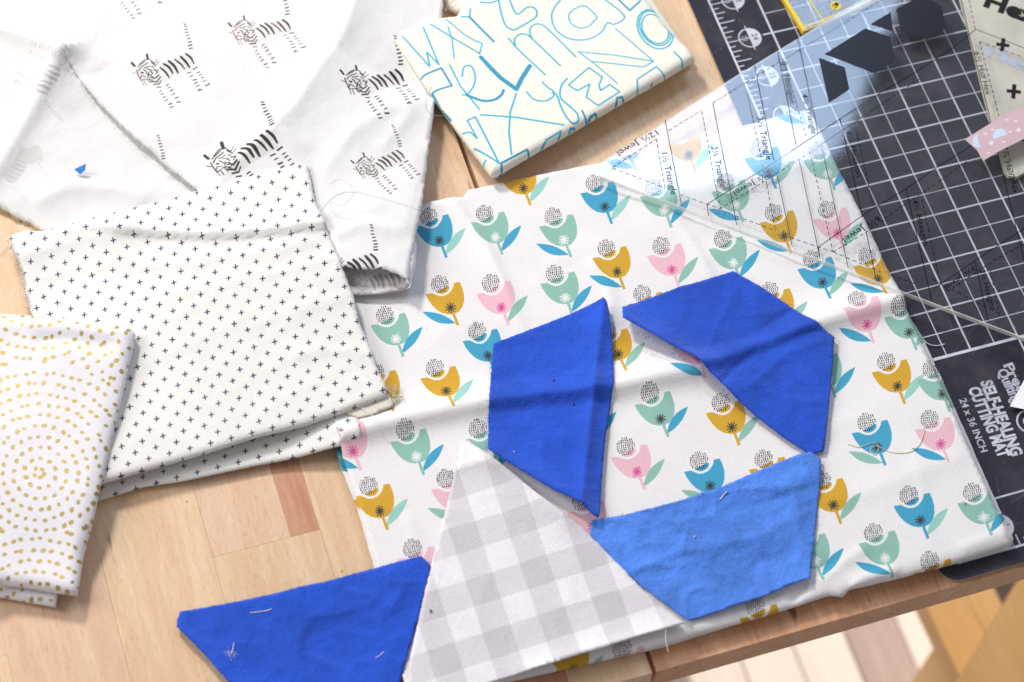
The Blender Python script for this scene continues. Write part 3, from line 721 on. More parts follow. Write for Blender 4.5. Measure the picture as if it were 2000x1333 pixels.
# ================================================================== TIGER CLOTH
TI = (52, 48, 44)
tb = P([(-80, -80), (900, -80), (-80, 620), (900, 620)], .15)
tt_ = Tex("tiger print", tb[:, 0].min(), tb[:, 1].min(), tb[:, 0].max(), tb[:, 1].max(), 110, (238, 237, 238))
TG = [((1035, 515), (1058, 540), 14), ((1153, 448), (1160, 482), 14), ((1078, 545), (1138, 500), 5), ((1100, 552), (1160, 515), 5), ((1125, 555), (1170, 540), 5), ((1070, 570), (1085, 610), 5),
      ((1085, 610), (1105, 648), 5), ((1105, 650), (1142, 645), 5), ((1110, 590), (1120, 592), 12), ((1180, 492), (1210, 520), 5), ((1183, 508), (1215, 535), 5), ((1188, 542), (1206, 550), 5),
      ((1100, 640), (1112, 612), 5), ((1112, 612), (1145, 627), 4), ((1150, 600), (1182, 612), 6), ((1168, 588), (1160, 628), 5), ((1200, 575), (1240, 570), 4), ((1240, 570), (1222, 602), 4), ((1208, 560), (1238, 592), 4),
      ((1175, 626), (1218, 634), 7), ((1218, 634), (1242, 608), 8), ((1180, 660), (1228, 664), 9), ((1228, 664), (1256, 622), 8), ((1205, 685), (1246, 680), 8), ((1246, 680), (1262, 650), 6), ((1230, 706), (1260, 704), 6),
      ((1465, 600), (1495, 590), 7), ((1490, 626), (1512, 618), 6), ((1512, 655), (1536, 648), 8), ((1525, 680), (1546, 670), 6), ((1535, 705), (1560, 695), 7), ((1550, 735), (1580, 733), 7), ((1552, 742), (1568, 720), 4),
      ((1515, 570), (1546, 554), 8), ((1545, 600), (1562, 590), 6), ((1560, 620), (1580, 610), 6), ((1580, 640), (1596, 632), 6), ((1590, 670), (1612, 660), 6), ((1608, 700), (1640, 690), 8), ((1618, 704), (1640, 684), 4),
      ((1250, 745), (1263, 730), 5), ((1264, 766), (1280, 755), 5), ((1280, 790), (1296, 780), 6), ((1295, 815), (1316, 800), 6), ((1324, 842), (1342, 834), 9), ((1335, 866), (1358, 860), 6),
      ((1300, 696), (1319, 685), 6), ((1315, 714), (1336, 702), 6), ((1334, 737), (1354, 725), 7), ((1350, 766), (1371, 755), 7), ((1375, 796), (1396, 785), 8), ((1385, 826), (1412, 824), 9),
      ((1440, 220), (1456, 226), 6), ((1445, 240), (1463, 244), 7), ((1450, 264), (1468, 266), 7), ((1455, 290), (1474, 288), 8), ((1464, 316), (1484, 312), 8), ((1472, 342), (1492, 338), 8), ((1478, 368), (1500, 364), 9), ((1480, 392), (1504, 388), 9), ((1480, 414), (1506, 411), 9)]
TG += [((1095, 525), (1130, 492), 5), ((1130, 492), (1175, 486), 5), ((1112, 655), (1125, 690), 3), ((1130, 655), (1148, 688), 3), ((1150, 640), (1176, 668), 4), ((1182, 605), (1205, 640), 5), ((1215, 540), (1248, 505), 3), ((1205, 525), (1230, 488), 3),
       ((1070, 600), (1040, 588), 3), ((1150, 560), (1190, 570), 5), ((1130, 570), (1150, 590), 6), ((1160, 640), (1195, 650), 6), ((1180, 575), (1200, 600), 6), ((1088, 575), (1098, 560), 5)]
TS = [((1258, 552), (1300, 590), (1325, 632), 9), ((1282, 522), (1325, 550), (1355, 598), 11), ((1322, 500), (1365, 540), (1395, 595), 12), ((1370, 490), (1415, 525), (1447, 565), 8), ((1415, 468), (1455, 510), (1486, 556), 11), ((1456, 450), (1495, 482), (1519, 526), 9)]
def zti0(x, y): return np.full(np.shape(x), .22)
def tiger(cx, cy, s=1.0, rot=0.0, ink=TI, tail_bend=0.0, bold=1.0, parts='all', alpha=.92, ztr=zti0):
    ca, sa = math.cos(rot), math.sin(rot); k = ppi(0)
    def T(q):
        q = (np.asarray(q, float) - (1390, 540)) / 4 * s; q = np.c_[q[:, 0] * ca - q[:, 1] * sa, q[:, 0] * sa + q[:, 1] * ca]; return P(q + (cx, cy), ztr)
    if parts == 'all':
        tt_.poly(T([(1180, 520), (1260, 540), (1330, 495), (1450, 450), (1510, 480), (1525, 560), (1450, 585), (1330, 640), (1250, 690), (1190, 660), (1080, 640), (1075, 560), (1110, 500)]), (150, 140, 130), .13)
    for a, b, w in TG:
        j = frnd.uniform(-2, 2); tt_.stroke(T([(a[0] + j, a[1]), (b[0] + j, b[1] + j * .4)]), (w + 1.2) / 4 * s / k * bold * frnd.uniform(.8, 1.15), ink, alpha)
    for a, b, c, w in TS:
        q = np.array([a, b, c], float); sp = smooth_line(q, 6); t = T(sp)
        # tapered brush stroke
        for i in range(len(t) - 1):
            u = i / (len(t) - 1); tt_.stroke(t[i:i + 2], w / 4 * s / k * bold * 1.25 * (.55 + .75 * math.sin(math.pi * min(1, .25 + u * .72))), ink, alpha)
tiger(347, 135); tiger(535, 62, 1.0, .02, (70, 62, 52)); tiger(755, 162, 1.02, .02, (38, 36, 38), bold=1.25); tiger(505, 306, 1.18, -.10, (58, 52, 50), bold=1.3)
tiger(762, 326, .86, -.12, (60, 54, 50)); tiger(296, 341, .9, 0, (60, 54, 48)); tiger(706, 541, .98, .05, (60, 58, 58), bold=1.2); tiger(271, -36, .95, 0, (80, 76, 70)); 
ti_mat = fabric("tiger print cotton", tex=tt_, wrinkle=.25, transl=.10, bump=.25, mottle=.02, sheen=.3, thread=.03)
front_tex = tt_; tt_ = Tex("tiger print reverse", tb[:, 0].min(), tb[:, 1].min(), tb[:, 0].max(), tb[:, 1].max(), 60, (238, 237, 238))
tiger(95, 165, .9, 2.6, (165, 165, 180), alpha=.35, bold=1.2); tiger(30, 330, .8, 2.6, (196, 194, 200), alpha=.3); tiger(752, 560, .9, .3, (150, 148, 150), alpha=.4, bold=1.5)
tir_mat = fabric("tiger print cotton reverse", tex=tt_, wrinkle=.25, transl=.12, bump=.25, mottle=.02, sheen=.3, thread=.03); tr_tex = tt_; tt_ = front_tex
tiw = fabric("white muslin", (238, 237, 238), bump=.25, mottle=.02, sheen=.3)
T_ = empty("tiger_fabric"); tag(T_, "crumpled white cotton printed with small black brush-stroke tigers", "fabric")
# lower part of the folded cloth: wrong side up, plain
lo_px = [(-60, -60), (640, -60), (640, 330), (620, 460), (300, 500), (120, 470), (82, 452), (60, 437), (30, 424), (0, 405), (-30, 390), (-60, 385)]
lo = cloth("lower_layer", lo_px, [(0, 0, .20), (0, 380, .10), (80, 440, .06), (200, 260, .12), (300, 380, .12), (600, 200, .2), (126, 106, .28)], tir_mat, tr_tex, parent=T_, seed=21, over=False,
           ridges=[([(-60, 30), (0, 62), (126, 106)], .20, .30, .24, 1.2, 'full'), ([(126, 106), (60, 230), (0, 330), (-60, 410)], .16, .20, .26, 1.2, 'full'), 
                   ([(60, 400), (140, 365), (230, 370), (300, 400)], .08, .18, .22, 1.3), ([(130, 200), (200, 280), (300, 360)], -.05, .2, .2, 1.3)],
           wr=[(.025, .45, .3, .8, 2, 'r'), (.012, .8, .6, 1.8, 6, 'r'), (.012, .7, .7, 0, 9, 'n')], step=.10, edge=.012)
up_px = [(126, 104), (175, 70), (222, 0), (232, -60), (862, -60), (866, 10), (860, 60), (852, 150), (846, 230), (836, 300), (829, 357), (825, 400), (812, 462), (804, 500), (799, 548),
         (780, 537), (750, 526), (712, 527), (669, 520), (640, 500), (560, 470), (420, 420), (387, 373), (352, 345), (325, 325), (300, 300), (262, 270), (232, 240), (195, 202), (165, 167), (134, 122)]
up = cloth("upper_layer", up_px, [(150, 110, .33), (232, 240, .26), (300, 300, .24), (380, 371, .24), (400, 200, .34), (190, 48, .29), (228, -25, .29), (600, 60, .42), (800, 60, .36), (845, 230, .34), (800, 520, .66), (720, 520, .66), (560, 440, .48)], ti_mat, tt_, parent=T_, seed=22, gap=.03, under_mat=tiw,
           ridges=[([(712, -60), (672, 60), (626, 134), (575, 215), (500, 290), (440, 340)], .24, .75, .22, 1.0, 'full'),
                   ([(400, -70), (480, -8), (560, 42), (640, 92), (700, 122), (770, 150), (838, 175)], -.18, .70, .32, 1.4, 'full'), ([(300, 40), (420, 110), (520, 200), (600, 330)], .06, .5, .3, 1.3), ([(850, 190), (760, 215), (690, 260), (640, 330)], .07, .3, .25, 1.1, 'full'),
                   
                   ([(222, -40), (182, 62), (126, 104)], .03, .15, .15, 1.2, 'full'),
                   ([(150, 140), (185, 150), (230, 120)], -.04, .12, .12, 1.3), ([(560, 440), (640, 420), (760, 400)], .03, .1, .12, 1.2), ([(640, 470), (700, 440), (800, 450)], .05, .12, .12, 1.3),
                   ([(812, 210), (780, 250), (740, 300)], .05, .16, .16, 1.2), ([(835, 290), (822, 380), (806, 480)], -.05, .10, .07, 1.3)],
           wr=[(.020, .5, .35, .9, 2, 'r'), (.010, .9, .9, 0, 9, 'n'), (.006, 1.6, .8, 2.2, 12, 'r')], step=.09, edge=.012)
# the part of the cloth that turns back underneath at the lower right, its open roll facing the viewer
tr = cloth("turned_under_layer", [(600, 470), (700, 480), (790, 480), (801, 520), (800, 556), (790, 566), (750, 574), (690, 577), (640, 578)], [(600, 480, .36), (690, 577, .33), (760, 574, .38), (798, 545, .46)], tir_mat, tr_tex, parent=T_, seed=23, over=False,
           ridges=[([(690, 560), (740, 556), (790, 545)], .03, .1, .1, 1.3)], step=.06, edge=.004, register=True)
# closing wall of the roll on its right side
wl = P([(808, 480), (806, 520), (799, 548), (797, 560)], .5); mb = MB(); rows = []
for i, q in enumerate(wl):
    zt = float(up['top'](np.array([q[0] - .05]), np.array([q[1]]))[0]); zl = .40
    for k in range(7): a = math.pi * k / 6; rows.append((q[0] - .05 + .11 * math.sin(a), q[1], (zt + zl) / 2 + (zt - zl) / 2 * math.cos(a)))
fc = [(i * 7 + k, i * 7 + k + 1, (i + 1) * 7 + k + 1, (i + 1) * 7 + k) for i in range(3) for k in range(6)]
mesh_obj("roll_edge", rows, fc, tiw, T_)
fr_px = [(126, 104), (134, 122), (165, 167), (195, 202), (232, 240), (262, 270), (300, 300), (325, 325), (352, 345), (387, 373)]
fringe("frayed_edge", fr_px, up['top'], white_thr, T_, 80, (.03, .14), .0028, 6, np.array([-1, -1]), .04, .5)
fringe("frayed_edge", [(82, 452), (60, 437), (30, 424), (0, 405), (-30, 390)], lo['top'], cream_thr, T_, 170, (.04, .10), .0035, 7, np.array([-.5, -1]), .04)

# ================================================================== PLUS-SIGN CLOTH
pb = P([(-60, 290), (820, 290), (-60, 1020), (820, 1020)], .5)
pt = Tex("plus print", pb[:, 0].min(), pb[:, 1].min(), pb[:, 0].max(), pb[:, 1].max(), 120, (236, 234, 231))
NAVY = (44, 44, 72)
Z_PL = [(30, 470, .30), (60, 600, .26), (300, 420, .46), (600, 330, .58), (640, 470, .62), (760, 770, .50), (500, 840, .48), (250, 920, .44), (400, 600, .52), (150, 780, .36)]
zpl = plane_fit(Z_PL)
for i in range(-45, 46):
    for j in range(-45, 46):
        c = np.array([310, 652.5]) + i * np.array([26.35, 11.75]) + j * np.array([-13.9, 21.9])
        if -40 < c[0] < 800 and 300 < c[1] < 1000:
            s_ = (.93 + .07 * (c[1] - 300) / 600); t = frnd.uniform(-.12, .12) - .22
            a1 = np.array([math.cos(t), math.sin(t)]) * 4.7 * s_; a2 = np.array([-math.sin(t + .1), math.cos(t + .1)]) * 4.5 * s_
            w_ = .020 + frnd.uniform(-.002, .003)
            for a_ in (a1, a2): pt.stroke(P([c - a_, c + a_], zpl), w_, NAVY, .93)
pl_mat = fabric("plus print cotton", tex=pt, bump=.35, mottle=.03, thread=.05)
PL_ = empty("plus_print_fabric"); tag(PL_, "off-white folded cotton with rows of tiny navy plus signs", "fabric")
thirds = cloth("lower_layer", [(190, 930), (190, 977), (279, 950), (360, 938), (500, 908), (600, 887), (707, 861), (702, 830), (696, 800), (600, 780), (300, 860)], [(190, 970, .14), (500, 905, .18), (705, 850, .36)], pl_mat, pt, fold=(1, 2, 3, 4, 5), fold_r=.10, body=.10, parent=PL_, seed=32, gap=.01, step=.08)
mids = cloth("inner_layer", [(640, 790), (700, 818), (716, 815), (768, 795), (770, 780), (740, 760), (660, 760)], [(640, 800, .40), (770, 785, .40)], fabric("cream selvedge", (226, 220, 206)), parent=PL_, seed=33, gap=.01, step=.06)
pl_px = [(16, 463), (30, 458), (60, 449), (82, 451), (140, 436), (225, 413), (300, 393), (375, 372), (430, 358), (492, 341), (592, 317), (600, 322), (607, 350), (615, 392), (632, 432), (650, 477), (667, 520), (690, 580), (702, 633), (720, 672), (735, 715), (752, 750),
         (756, 772), (702, 792), (600, 828), (500, 852), (400, 884), (300, 913), (190, 944), (150, 840), (62, 612), (52, 570), (44, 530), (34, 500)]
pl = cloth("top_layer", pl_px, Z_PL, pl_mat, pt, fold=(2, 3, 4, 5, 6, 7, 8, 9) + tuple(range(22, 28)), fold_r=.14, body=.17, parent=PL_, seed=31, gap=.03,
           ridges=[([(20, 470), (180, 448), (280, 457), (400, 463), (520, 456), (640, 440)], .13, .28, .05, 1.2, 'right'),
                   ([(40, 500), (150, 470), (250, 455)], .06, .20, .20, 1.3, 'full'),
                   ([(250, 530), (340, 515), (450, 500), (640, 470)], .03, .10, .14, 1.2), ([(480, 640), (600, 600), (690, 580)], .02, .14, .14, 1.3), ([(500, 540), (580, 525), (665, 500)], .02, .08, .10, 1.2),
                   ([(200, 620), (400, 560), (560, 535)], .02, .12, .16, 1.2), ([(60, 560), (200, 540), (330, 530)], -.02, .14, .14, 1.3), ([(560, 700), (640, 685), (740, 690)], .03, .12, .10, 1.2)],
           wr=[(.010, .4, 1.6, .26, 3, 'r'), (.008, .7, .7, 0, 5, 'n'), (.004, .8, 3.0, .26, 7, 'r')], step=.08, edge=.010)
fringe("frayed_edge", [(16, 463), (34, 500), (44, 530), (52, 570), (62, 612)], pl['top'], white_thr, PL_, 200, (.05, .14), .0035, 8, np.array([-1, 0]), .10)
fringe("frayed_edge", [(600, 322), (607, 350), (615, 392), (632, 432), (650, 477), (667, 520), (690, 580), (702, 633), (720, 672), (735, 715), (752, 750), (762, 776)], pl['top'], white_thr, PL_, 150, (.02, .08), .003, 9, np.array([1, 0]), .05)
fringe("frayed_edge", [(752, 752), (768, 770), (772, 790)], lambda x, y: np.full(np.shape(x), .42), cream_thr, PL_, 40, (.08, .25), .0035, 10, np.array([1, -.2]), .08)

# ================================================================== GOLD DOT CLOTH
gb = P([(-80, 590), (300, 590), (-80, 1220), (300, 1220)], .8)
gt = Tex("gold dot print", gb[:, 0].min(), gb[:, 1].min(), gb[:, 0].max(), gb[:, 1].max(), 130, (238, 236, 243))
Z_GO = [(100, 640, .76), (200, 900, .64), (100, 1120, .46), (0, 800, .70)]
zgo = plane_fit(Z_GO)
grnd = random.Random(3)
def gring(cx, cy, rmin, rmax, ylo, yhi, step_r=21.5):
    r = rmin
    while r < rmax:
        n = max(5, int(2 * math.pi * r / 18.5)); a0 = grnd.uniform(0, 6.28)
        for k in range(n):
            a = a0 + 2 * math.pi * k / n + grnd.gauss(0, .02); rr = r + grnd.gauss(0, 1.0)
            x_, y_ = cx + rr * math.cos(a), cy + rr * math.sin(a) * .97
            if not (ylo(x_) <= y_ < yhi(x_)) or x_ < -60 or x_ > 290: continue
            s_ = grnd.uniform(.84, 1.18); w = P([(x_, y_)], zgo)[0]; gt.ellipse(w, .045 * s_, .035 * s_, -a + math.pi / 2 + grnd.gauss(0, .5), (190, 170, 108))
        r += step_r
gring(78, 925, 9, 300, lambda x: 705 + .25 * abs(x - 80), lambda x: 1050 - .12 * x)
gring(70, 540, 60, 420, lambda x: 590, lambda x: 705 + .25 * abs(x - 80))
gring(70, 1240, 20, 420, lambda x: 1050 - .12 * x, lambda x: 1230)
def gold_material():
    m = fabric("gold dot cotton", tex=gt, bump=.35, mottle=.03, thread=.05); nt = m.node_tree; b = nt.nodes["Principled BSDF"]; L = nt.links.new
    im = [n for n in nt.nodes if n.bl_idname == "ShaderNodeTexImage"][0]
    sp = N(nt, "ShaderNodeSeparateColor"); L(im.outputs[0], sp.inputs[0]); mr = N(nt, "ShaderNodeMapRange"); L(sp.outputs[2], mr.inputs[0])
    mr.inputs[1].default_value = .75; mr.inputs[2].default_value = .15; mr.inputs[3].default_value = 0; mr.inputs[4].default_value = .75; L(mr.outputs[0], b.inputs["Metallic"])
    m2 = N(nt, "ShaderNodeMapRange"); L(mr.outputs[0], m2.inputs[0]); m2.inputs[3].default_value = .85; m2.inputs[4].default_value = .45; L(m2.outputs[0], b.inputs["Roughness"])
    return m
go_mat = gold_material()
G_ = empty("gold_dot_fabric"); tag(G_, "white folded cotton covered in rings of metallic gold dots", "fabric")
glow = cloth("lower_layer", [(-60, 1080), (-60, 1158), (0, 1164), (60, 1175), (109, 1184), (114, 1150), (112, 1100)], .20, go_mat, gt, fold=(1, 2, 3), fold_r=.10, body=.18, parent=G_, seed=42, over=False, register=False)
go_px = [(-60, 604), (0, 607), (60, 611), (125, 617), (190, 624), (225, 628), (258, 637), (264, 648), (258, 680), (250, 712), (243, 745), (235, 780), (217, 850), (200, 925), (190, 968), (182, 1007), (172, 1044), (162, 1078), (154, 1130), (150, 1157), (120, 1154), (60, 1144), (0, 1136), (-60, 1130)]
go = cloth("top_layer", go_px, Z_GO, go_mat, gt, fold=tuple(range(0, 22)), fold_r=.20, body=.30, parent=G_, seed=41, gap=.02, over=False,
           ridges=[([(-60, 632), (100, 640), (225, 650)], .05, .12, .18, 1.2, 'full'), ([(60, 665), (140, 662), (230, 680)], -.05, .14, .12, 1.3), ([(240, 690), (215, 800), (180, 960), (150, 1120)], -.03, .10, .12, 1.3)],
           wr=[(.010, .6, .6, 0, 5, 'n'), (.006, 1.2, .5, 1.2, 7, 'r')], step=.08, edge=.004)

# ================================================================== LETTERING CLOTH
lb = P([(730, -120), (1400, -120), (730, 380), (1400, 380)], .5)
lt = Tex("lettering print", lb[:, 0].min(), lb[:, 1].min(), lb[:, 0].max(), lb[:, 1].max(), 130, (243, 239, 226))
LC = (60, 176, 206); LD = (30, 120, 160)
zle = lambda x, y: np.full(np.shape(x), .52)
LS = [([(110, 215), (275, 400), (258, 312), (330, 388), (235, 160)], 9), ([(275, 140), (420, 232), (575, 318)], 9), ([(575, 318), (590, 258), (480, 205), (370, 110)], 8), ([(385, 160), (410, 240), (422, 352)], 8),
      ([(462, 92), (515, 102), (520, 50)], 9), ([(515, 102), (590, 180), (660, 252)], 12), ([(690, 0), (700, 60), (715, 115), (737, 162), (775, 182), (812, 168), (900, 112), (920, 80), (905, 48), (862, 42), (798, 85), (755, 0)], 10), ([(580, 14), (640, 18), (690, 0)], 10),
      ([(748, 232), (790, 282), (968, 452)], 9), ([(790, 280), (784, 240), (810, 210), (850, 208), (888, 232), (1060, 398)], 9), ([(890, 236), (875, 190), (895, 152), (940, 145), (990, 180), (1152, 346)], 9),
      ([(1062, -10), (1015, 60), (1010, 120), (1035, 180), (1090, 225), (1160, 242), (1240, 232), (1310, 190), (1342, 140), (1385, 150), (1442, 100), (1300, -20)], 9),
      ([(1190, 30), (1130, 58), (1110, 100), (1130, 145), (1180, 167), (1230, 155), (1268, 120), (1278, 100), (1225, 45), (1190, 30)], 8), ([(1395, -10), (1475, 70), (1540, 12)], 11),
      ([(1390, 178), (1500, 272), (1618, 375), (1560, 410), (1250, 375)], 7), ([(1168, 315), (1400, 340), (1618, 375)], 7), ([(1168, 315), (1270, 395), (1400, 508)], 7),
      ([(225, 455), (345, 408), (408, 515), (290, 550), (340, 640), (400, 712)], 11), ([(395, 390), (460, 520), (575, 662)], 9), ([(470, 460), (480, 405), (520, 395), (545, 440), (545, 500), (510, 560), (470, 572)], 9),
      ([(500, 575), (600, 610), (670, 600), (708, 570), (718, 545)], 15), ([(585, 340), (640, 408), (700, 470), (795, 540), (830, 470), (875, 398)], 24), ([(795, 565), (758, 680), (750, 800), (765, 935)], 10),
      ([(855, 555), (900, 600), (960, 612), (1010, 590), (1022, 555), (985, 530), (950, 495)], 9), ([(1100, 475), (1065, 520), (1060, 590), (1110, 640), (1160, 690), (1166, 730), (1130, 745), (1090, 700), (1060, 640), (1040, 580), (1010, 560)], 10),
      ([(580, 695), (800, 712), (1078, 757)], 10), ([(1230, 412), (1108, 515), (1160, 550), (1235, 510), (1215, 590), (1285, 640), (1415, 558), (1355, 515), (1300, 550), (1290, 520), (1310, 470), (1230, 412)], 9),
      ([(500, 728), (548, 705), (690, 990), (545, 895)], 10), ([(500, 728), (560, 840), (520, 800), (475, 800)], 9), ([(712, 1050), (703, 990), (860, 905), (880, 950)], 11), ([(930, 918), (975, 845), (1065, 790), (1045, 840)], 9),
      ([(1110, 815), (1120, 772), (1145, 765), (1152, 800)], 10), ([(1190, 672), (1225, 745), (1240, 702), (1270, 682), (1292, 715)], 11), ([(1392, 650), (1400, 592), (1430, 585), (1448, 612)], 11), ([(1525, 570), (1520, 485), (1635, 408), (1700, 470)], 9),
      ([(1742, 320), (1785, 365), (1800, 410)], 10), ([(1600, 520), (1612, 500)], 9), ([(590, 1000), (610, 970)], 10)]
for pts_, w_ in LS:
    q = np.array(pts_, float) / 3.077 + (750, 0); w = P(q, zle)
    curvy = len(pts_) > 4 and w_ in (9, 10, 15, 8) and not any(abs(pts_[0][0] - a_) < 1 for a_ in (110, 225, 1230, 1390))
    lt.stroke(smooth_line(w, 5) if curvy else w, w_ / 3.077 / 96 * 1.15, LC if w_ < 11 else (52, 150, 188), .95)
for rx_, ry_, off_ in ((150, 112, 0), (132, 98, -6), (112, 84, -2)):
    a_ = np.radians(np.arange(0, 361, 10)); r_ = .95; e_ = np.c_[rx_ * np.cos(a_), ry_ * np.sin(a_)]; e_ = np.c_[e_[:, 0] * math.cos(r_) - e_[:, 1] * math.sin(r_), e_[:, 0] * math.sin(r_) + e_[:, 1] * math.cos(r_)] * .86 + (1628, 182 + off_)
    lt.stroke(P(e_ / 3.077 + (750, 0), zle), .034, LC, .95)
lt_mat = fabric("lettering cotton", tex=lt, bump=.35, mottle=.03, thread=.04)
L_ = empty("lettering_fabric"); tag(L_, "cream folded cotton with outlined alphabet letters in turquoise ink", "fabric")
le_low = cloth("lower_layer", [(776, 96), (800, 60), (1250, -40), (1355, 112), (1200, 205), (1060, 282), (975, 342), (962, 345), (915, 285), (868, 220)], .24, lt_mat, lt, fold=tuple(range(0, 10)), fold_r=.10, body=.20, parent=L_, seed=52, over=False, register=False)
le_px = [(772, 76), (778, 62), (800, 52), (847, 34), (893, 24), (915, -10), (960, -60), (1220, -60), (1268, 0), (1302, 49), (1350, 94), (1359, 112), (1300, 148), (1200, 205), (1060, 286), (975, 336), (960, 340), (930, 300), (890, 246), (844, 182), (810, 130)]
le = cloth("top_layer", le_px, [(800, 80, .50), (1340, 110, .55), (960, 330, .55), (1000, 0, .5)], lt_mat, lt, fold=tuple(range(0, 21)), fold_r=.17, body=.28, parent=L_, seed=51, over=False, register=False,
           ridges=[([(885, 20), (920, 60), (945, 110)], -.05, .14, .14, 1.2, 'full'), ([(1060, -30), (1120, 20), (1160, 60)], -.03, .2, .2, 1.3, 'full'), ([(1260, 10), (1290, 60), (1330, 100)], -.02, .1, .12, 1.3)],
           wr=[(.012, .6, .6, 0, 5, 'n'), (.008, 1.2, .5, 1.2, 7, 'r')], step=.08, edge=.004)

# ================================================================== CUT BLUE PATCHES AND THE GINGHAM TRIANGLE
LAYERS[:] = [l for l in LAYERS if l[1] is flower_top['top']]
blue = fabric("royal blue cotton", (34, 82, 202), bump=.55, weave=27.0, mottle=.20, wrinkle=.55, sheen=.5, thread=.12, sheen_tint=(.55, .7, 1, 1))
def edge_lift(pts, h, w):
    q = P(pts, .35)
    return lambda x, y: h * np.exp(-(seg_dist(x, y, q)[0] / w) ** 1.4)
blue_sheen = fabric("blue cotton with painted sheen", (80, 134, 232), bump=.55, weave=27.0, mottle=.24, wrinkle=.8, sheen=.6, thread=.12, sheen_tint=(.6, .75, 1, 1))  # lighter blue: sheen of the light painted into the colour
def patch(outline, z, label, lift, ridges=(), seed=1, wr=None, fr=(), mat=None):
    o = cloth("blue_patch", outline, z, mat or blue, thick=.008, parent=None, seed=seed, lift=lift, ridges=ridges, gap=.02, step=.045, edge=.005, register=False,
              wr=wr or [(.030, .7, .45, .6, 3, 'r'), (.014, 1.8, 1.1, 1.3, 5, 'r'), (.006, 3.6, 2.8, .2, 8, 'r')])
    tag(o['obj'], label, "fabric patch", "royal blue cotton patches"); 
    for k, (pts_, n_, d_) in enumerate(fr):
        fringe("loose_threads", pts_, o['top'], blue_thr, o['obj'], n_, (.02, .09), .003, seed * 5 + k, np.array(d_), .03)
    return o
K1 = [(964, 672), (1060, 635), (1120, 612), (1160, 595), (1176, 588), (1184, 596), (1188, 612), (1192, 640), (1196, 670), (1197, 710), (1197, 750), (1192, 800), (1183, 846), (1176, 920), (1171, 1000), (1168, 1019), (1155, 1014), (1138, 998), (1122, 985), (1080, 965), (1035, 937), (990, 910), (952, 885), (955, 780)]
k1 = patch(K1, .34, "upright blue cotton patch beside the tip of the gingham triangle", edge_lift([(952, 885), (1035, 937), (1122, 985), (1150, 1012)], .16, .35), seed=61,
           ridges=[([(1180, 590), (1166, 700), (1150, 850), (1135, 990)], .14, .16, .22, 1.0, 'full'), ([(960, 700), (1060, 780), (1110, 880)], .03, .2, .2, 1.3)], fr=[([(964, 672), (955, 780), (952, 885)], 25, (-1, 0))])
K2 = [(1214, 606), (1270, 583), (1330, 560), (1385, 545), (1432, 531), (1480, 558), (1555, 606), (1600, 637), (1630, 659), (1622, 760), (1615, 830), (1609, 882), (1598, 884), (1583, 889), (1530, 855), (1480, 817), (1440, 786), (1408, 758), (1375, 730), (1345, 706), (1305, 684), (1270, 663), (1240, 648), (1214, 633)]
k2 = patch(K2, .36, "dark blue cotton patch with pointed top nearest the clear ruler", edge_lift([(1214, 633), (1270, 663), (1345, 706), (1408, 758)], .22, .42), seed=62,
           ridges=[([(1450, 545), (1400, 640), (1370, 720)], .02, .1, .1, 1.2), ([(1540, 610), (1470, 680), (1410, 750)], -.07, .16, .12, 1.1, 'full'), ([(1625, 660), (1540, 690), (1450, 770)], .05, .16, .14, 1.1)],
           fr=[([(1214, 633), (1270, 663), (1345, 706), (1408, 758), (1480, 817), (1583, 889)], 60, (-.6, -1)), ([(1432, 531), (1480, 558), (1555, 606), (1630, 659)], 26, (.6, 1))])
K3 = [(1156, 1017), (1215, 1007), (1275, 994), (1340, 975), (1407, 953), (1450, 935), (1500, 912), (1545, 895), (1582, 884), (1603, 898), (1601, 950), (1594, 1020), (1588, 1075), (1581, 1132), (1540, 1146), (1500, 1164), (1450, 1182), (1392, 1201), (1344, 1215), (1310, 1190), (1262, 1152), (1200, 1103), (1152, 1046)]
k3 = patch(K3, .34, "lighter creased blue patch tucked under the gingham triangle's right side", edge_lift([(1392, 1201), (1500, 1164), (1581, 1132)], .07, .25), seed=63, mat=blue_sheen,
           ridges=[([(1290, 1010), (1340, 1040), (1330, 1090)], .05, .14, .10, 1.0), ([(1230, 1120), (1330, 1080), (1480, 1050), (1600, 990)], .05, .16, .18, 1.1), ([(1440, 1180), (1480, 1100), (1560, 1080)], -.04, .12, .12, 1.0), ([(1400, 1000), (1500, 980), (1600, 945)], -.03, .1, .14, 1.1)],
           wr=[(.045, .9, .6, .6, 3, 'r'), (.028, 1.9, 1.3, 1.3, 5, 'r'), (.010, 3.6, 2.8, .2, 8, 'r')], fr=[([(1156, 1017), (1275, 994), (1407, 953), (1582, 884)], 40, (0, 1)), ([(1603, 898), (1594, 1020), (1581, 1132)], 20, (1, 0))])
K4 = [(352, 1196), (410, 1185), (480, 1172), (570, 1152), (660, 1131), (740, 1108), (822, 1086), (841, 1104), (832, 1150), (820, 1200), (800, 1268), (781, 1333), (772, 1368), (480, 1368), (444, 1333), (398, 1280), (345, 1227), (347, 1210)]
LK4 = list(LAYERS)
k4 = patch(K4, [(350, 1210, .05), (480, 1350, .10), (650, 1250, .12), (760, 1180, .30), (840, 1100, .40)], "blue cotton patch lying mostly on bare wood at lower left", edge_lift([(345, 1227), (398, 1280), (480, 1368)], .08, .3), seed=64,
           ridges=[([(560, 1150), (650, 1230), (760, 1250)], .03, .16, .16, 1.1), ([(760, 1110), (790, 1150), (760, 1200)], .04, .1, .12, 1.0)],
           wr=[(.030, 1.0, .7, .6, 3, 'r'), (.018, 2.1, 1.4, 1.3, 5, 'r'), (.008, 4.0, 3.0, .2, 8, 'r')], fr=[([(352, 1196), (480, 1172), (660, 1131), (822, 1086)], 40, (0, 1))])
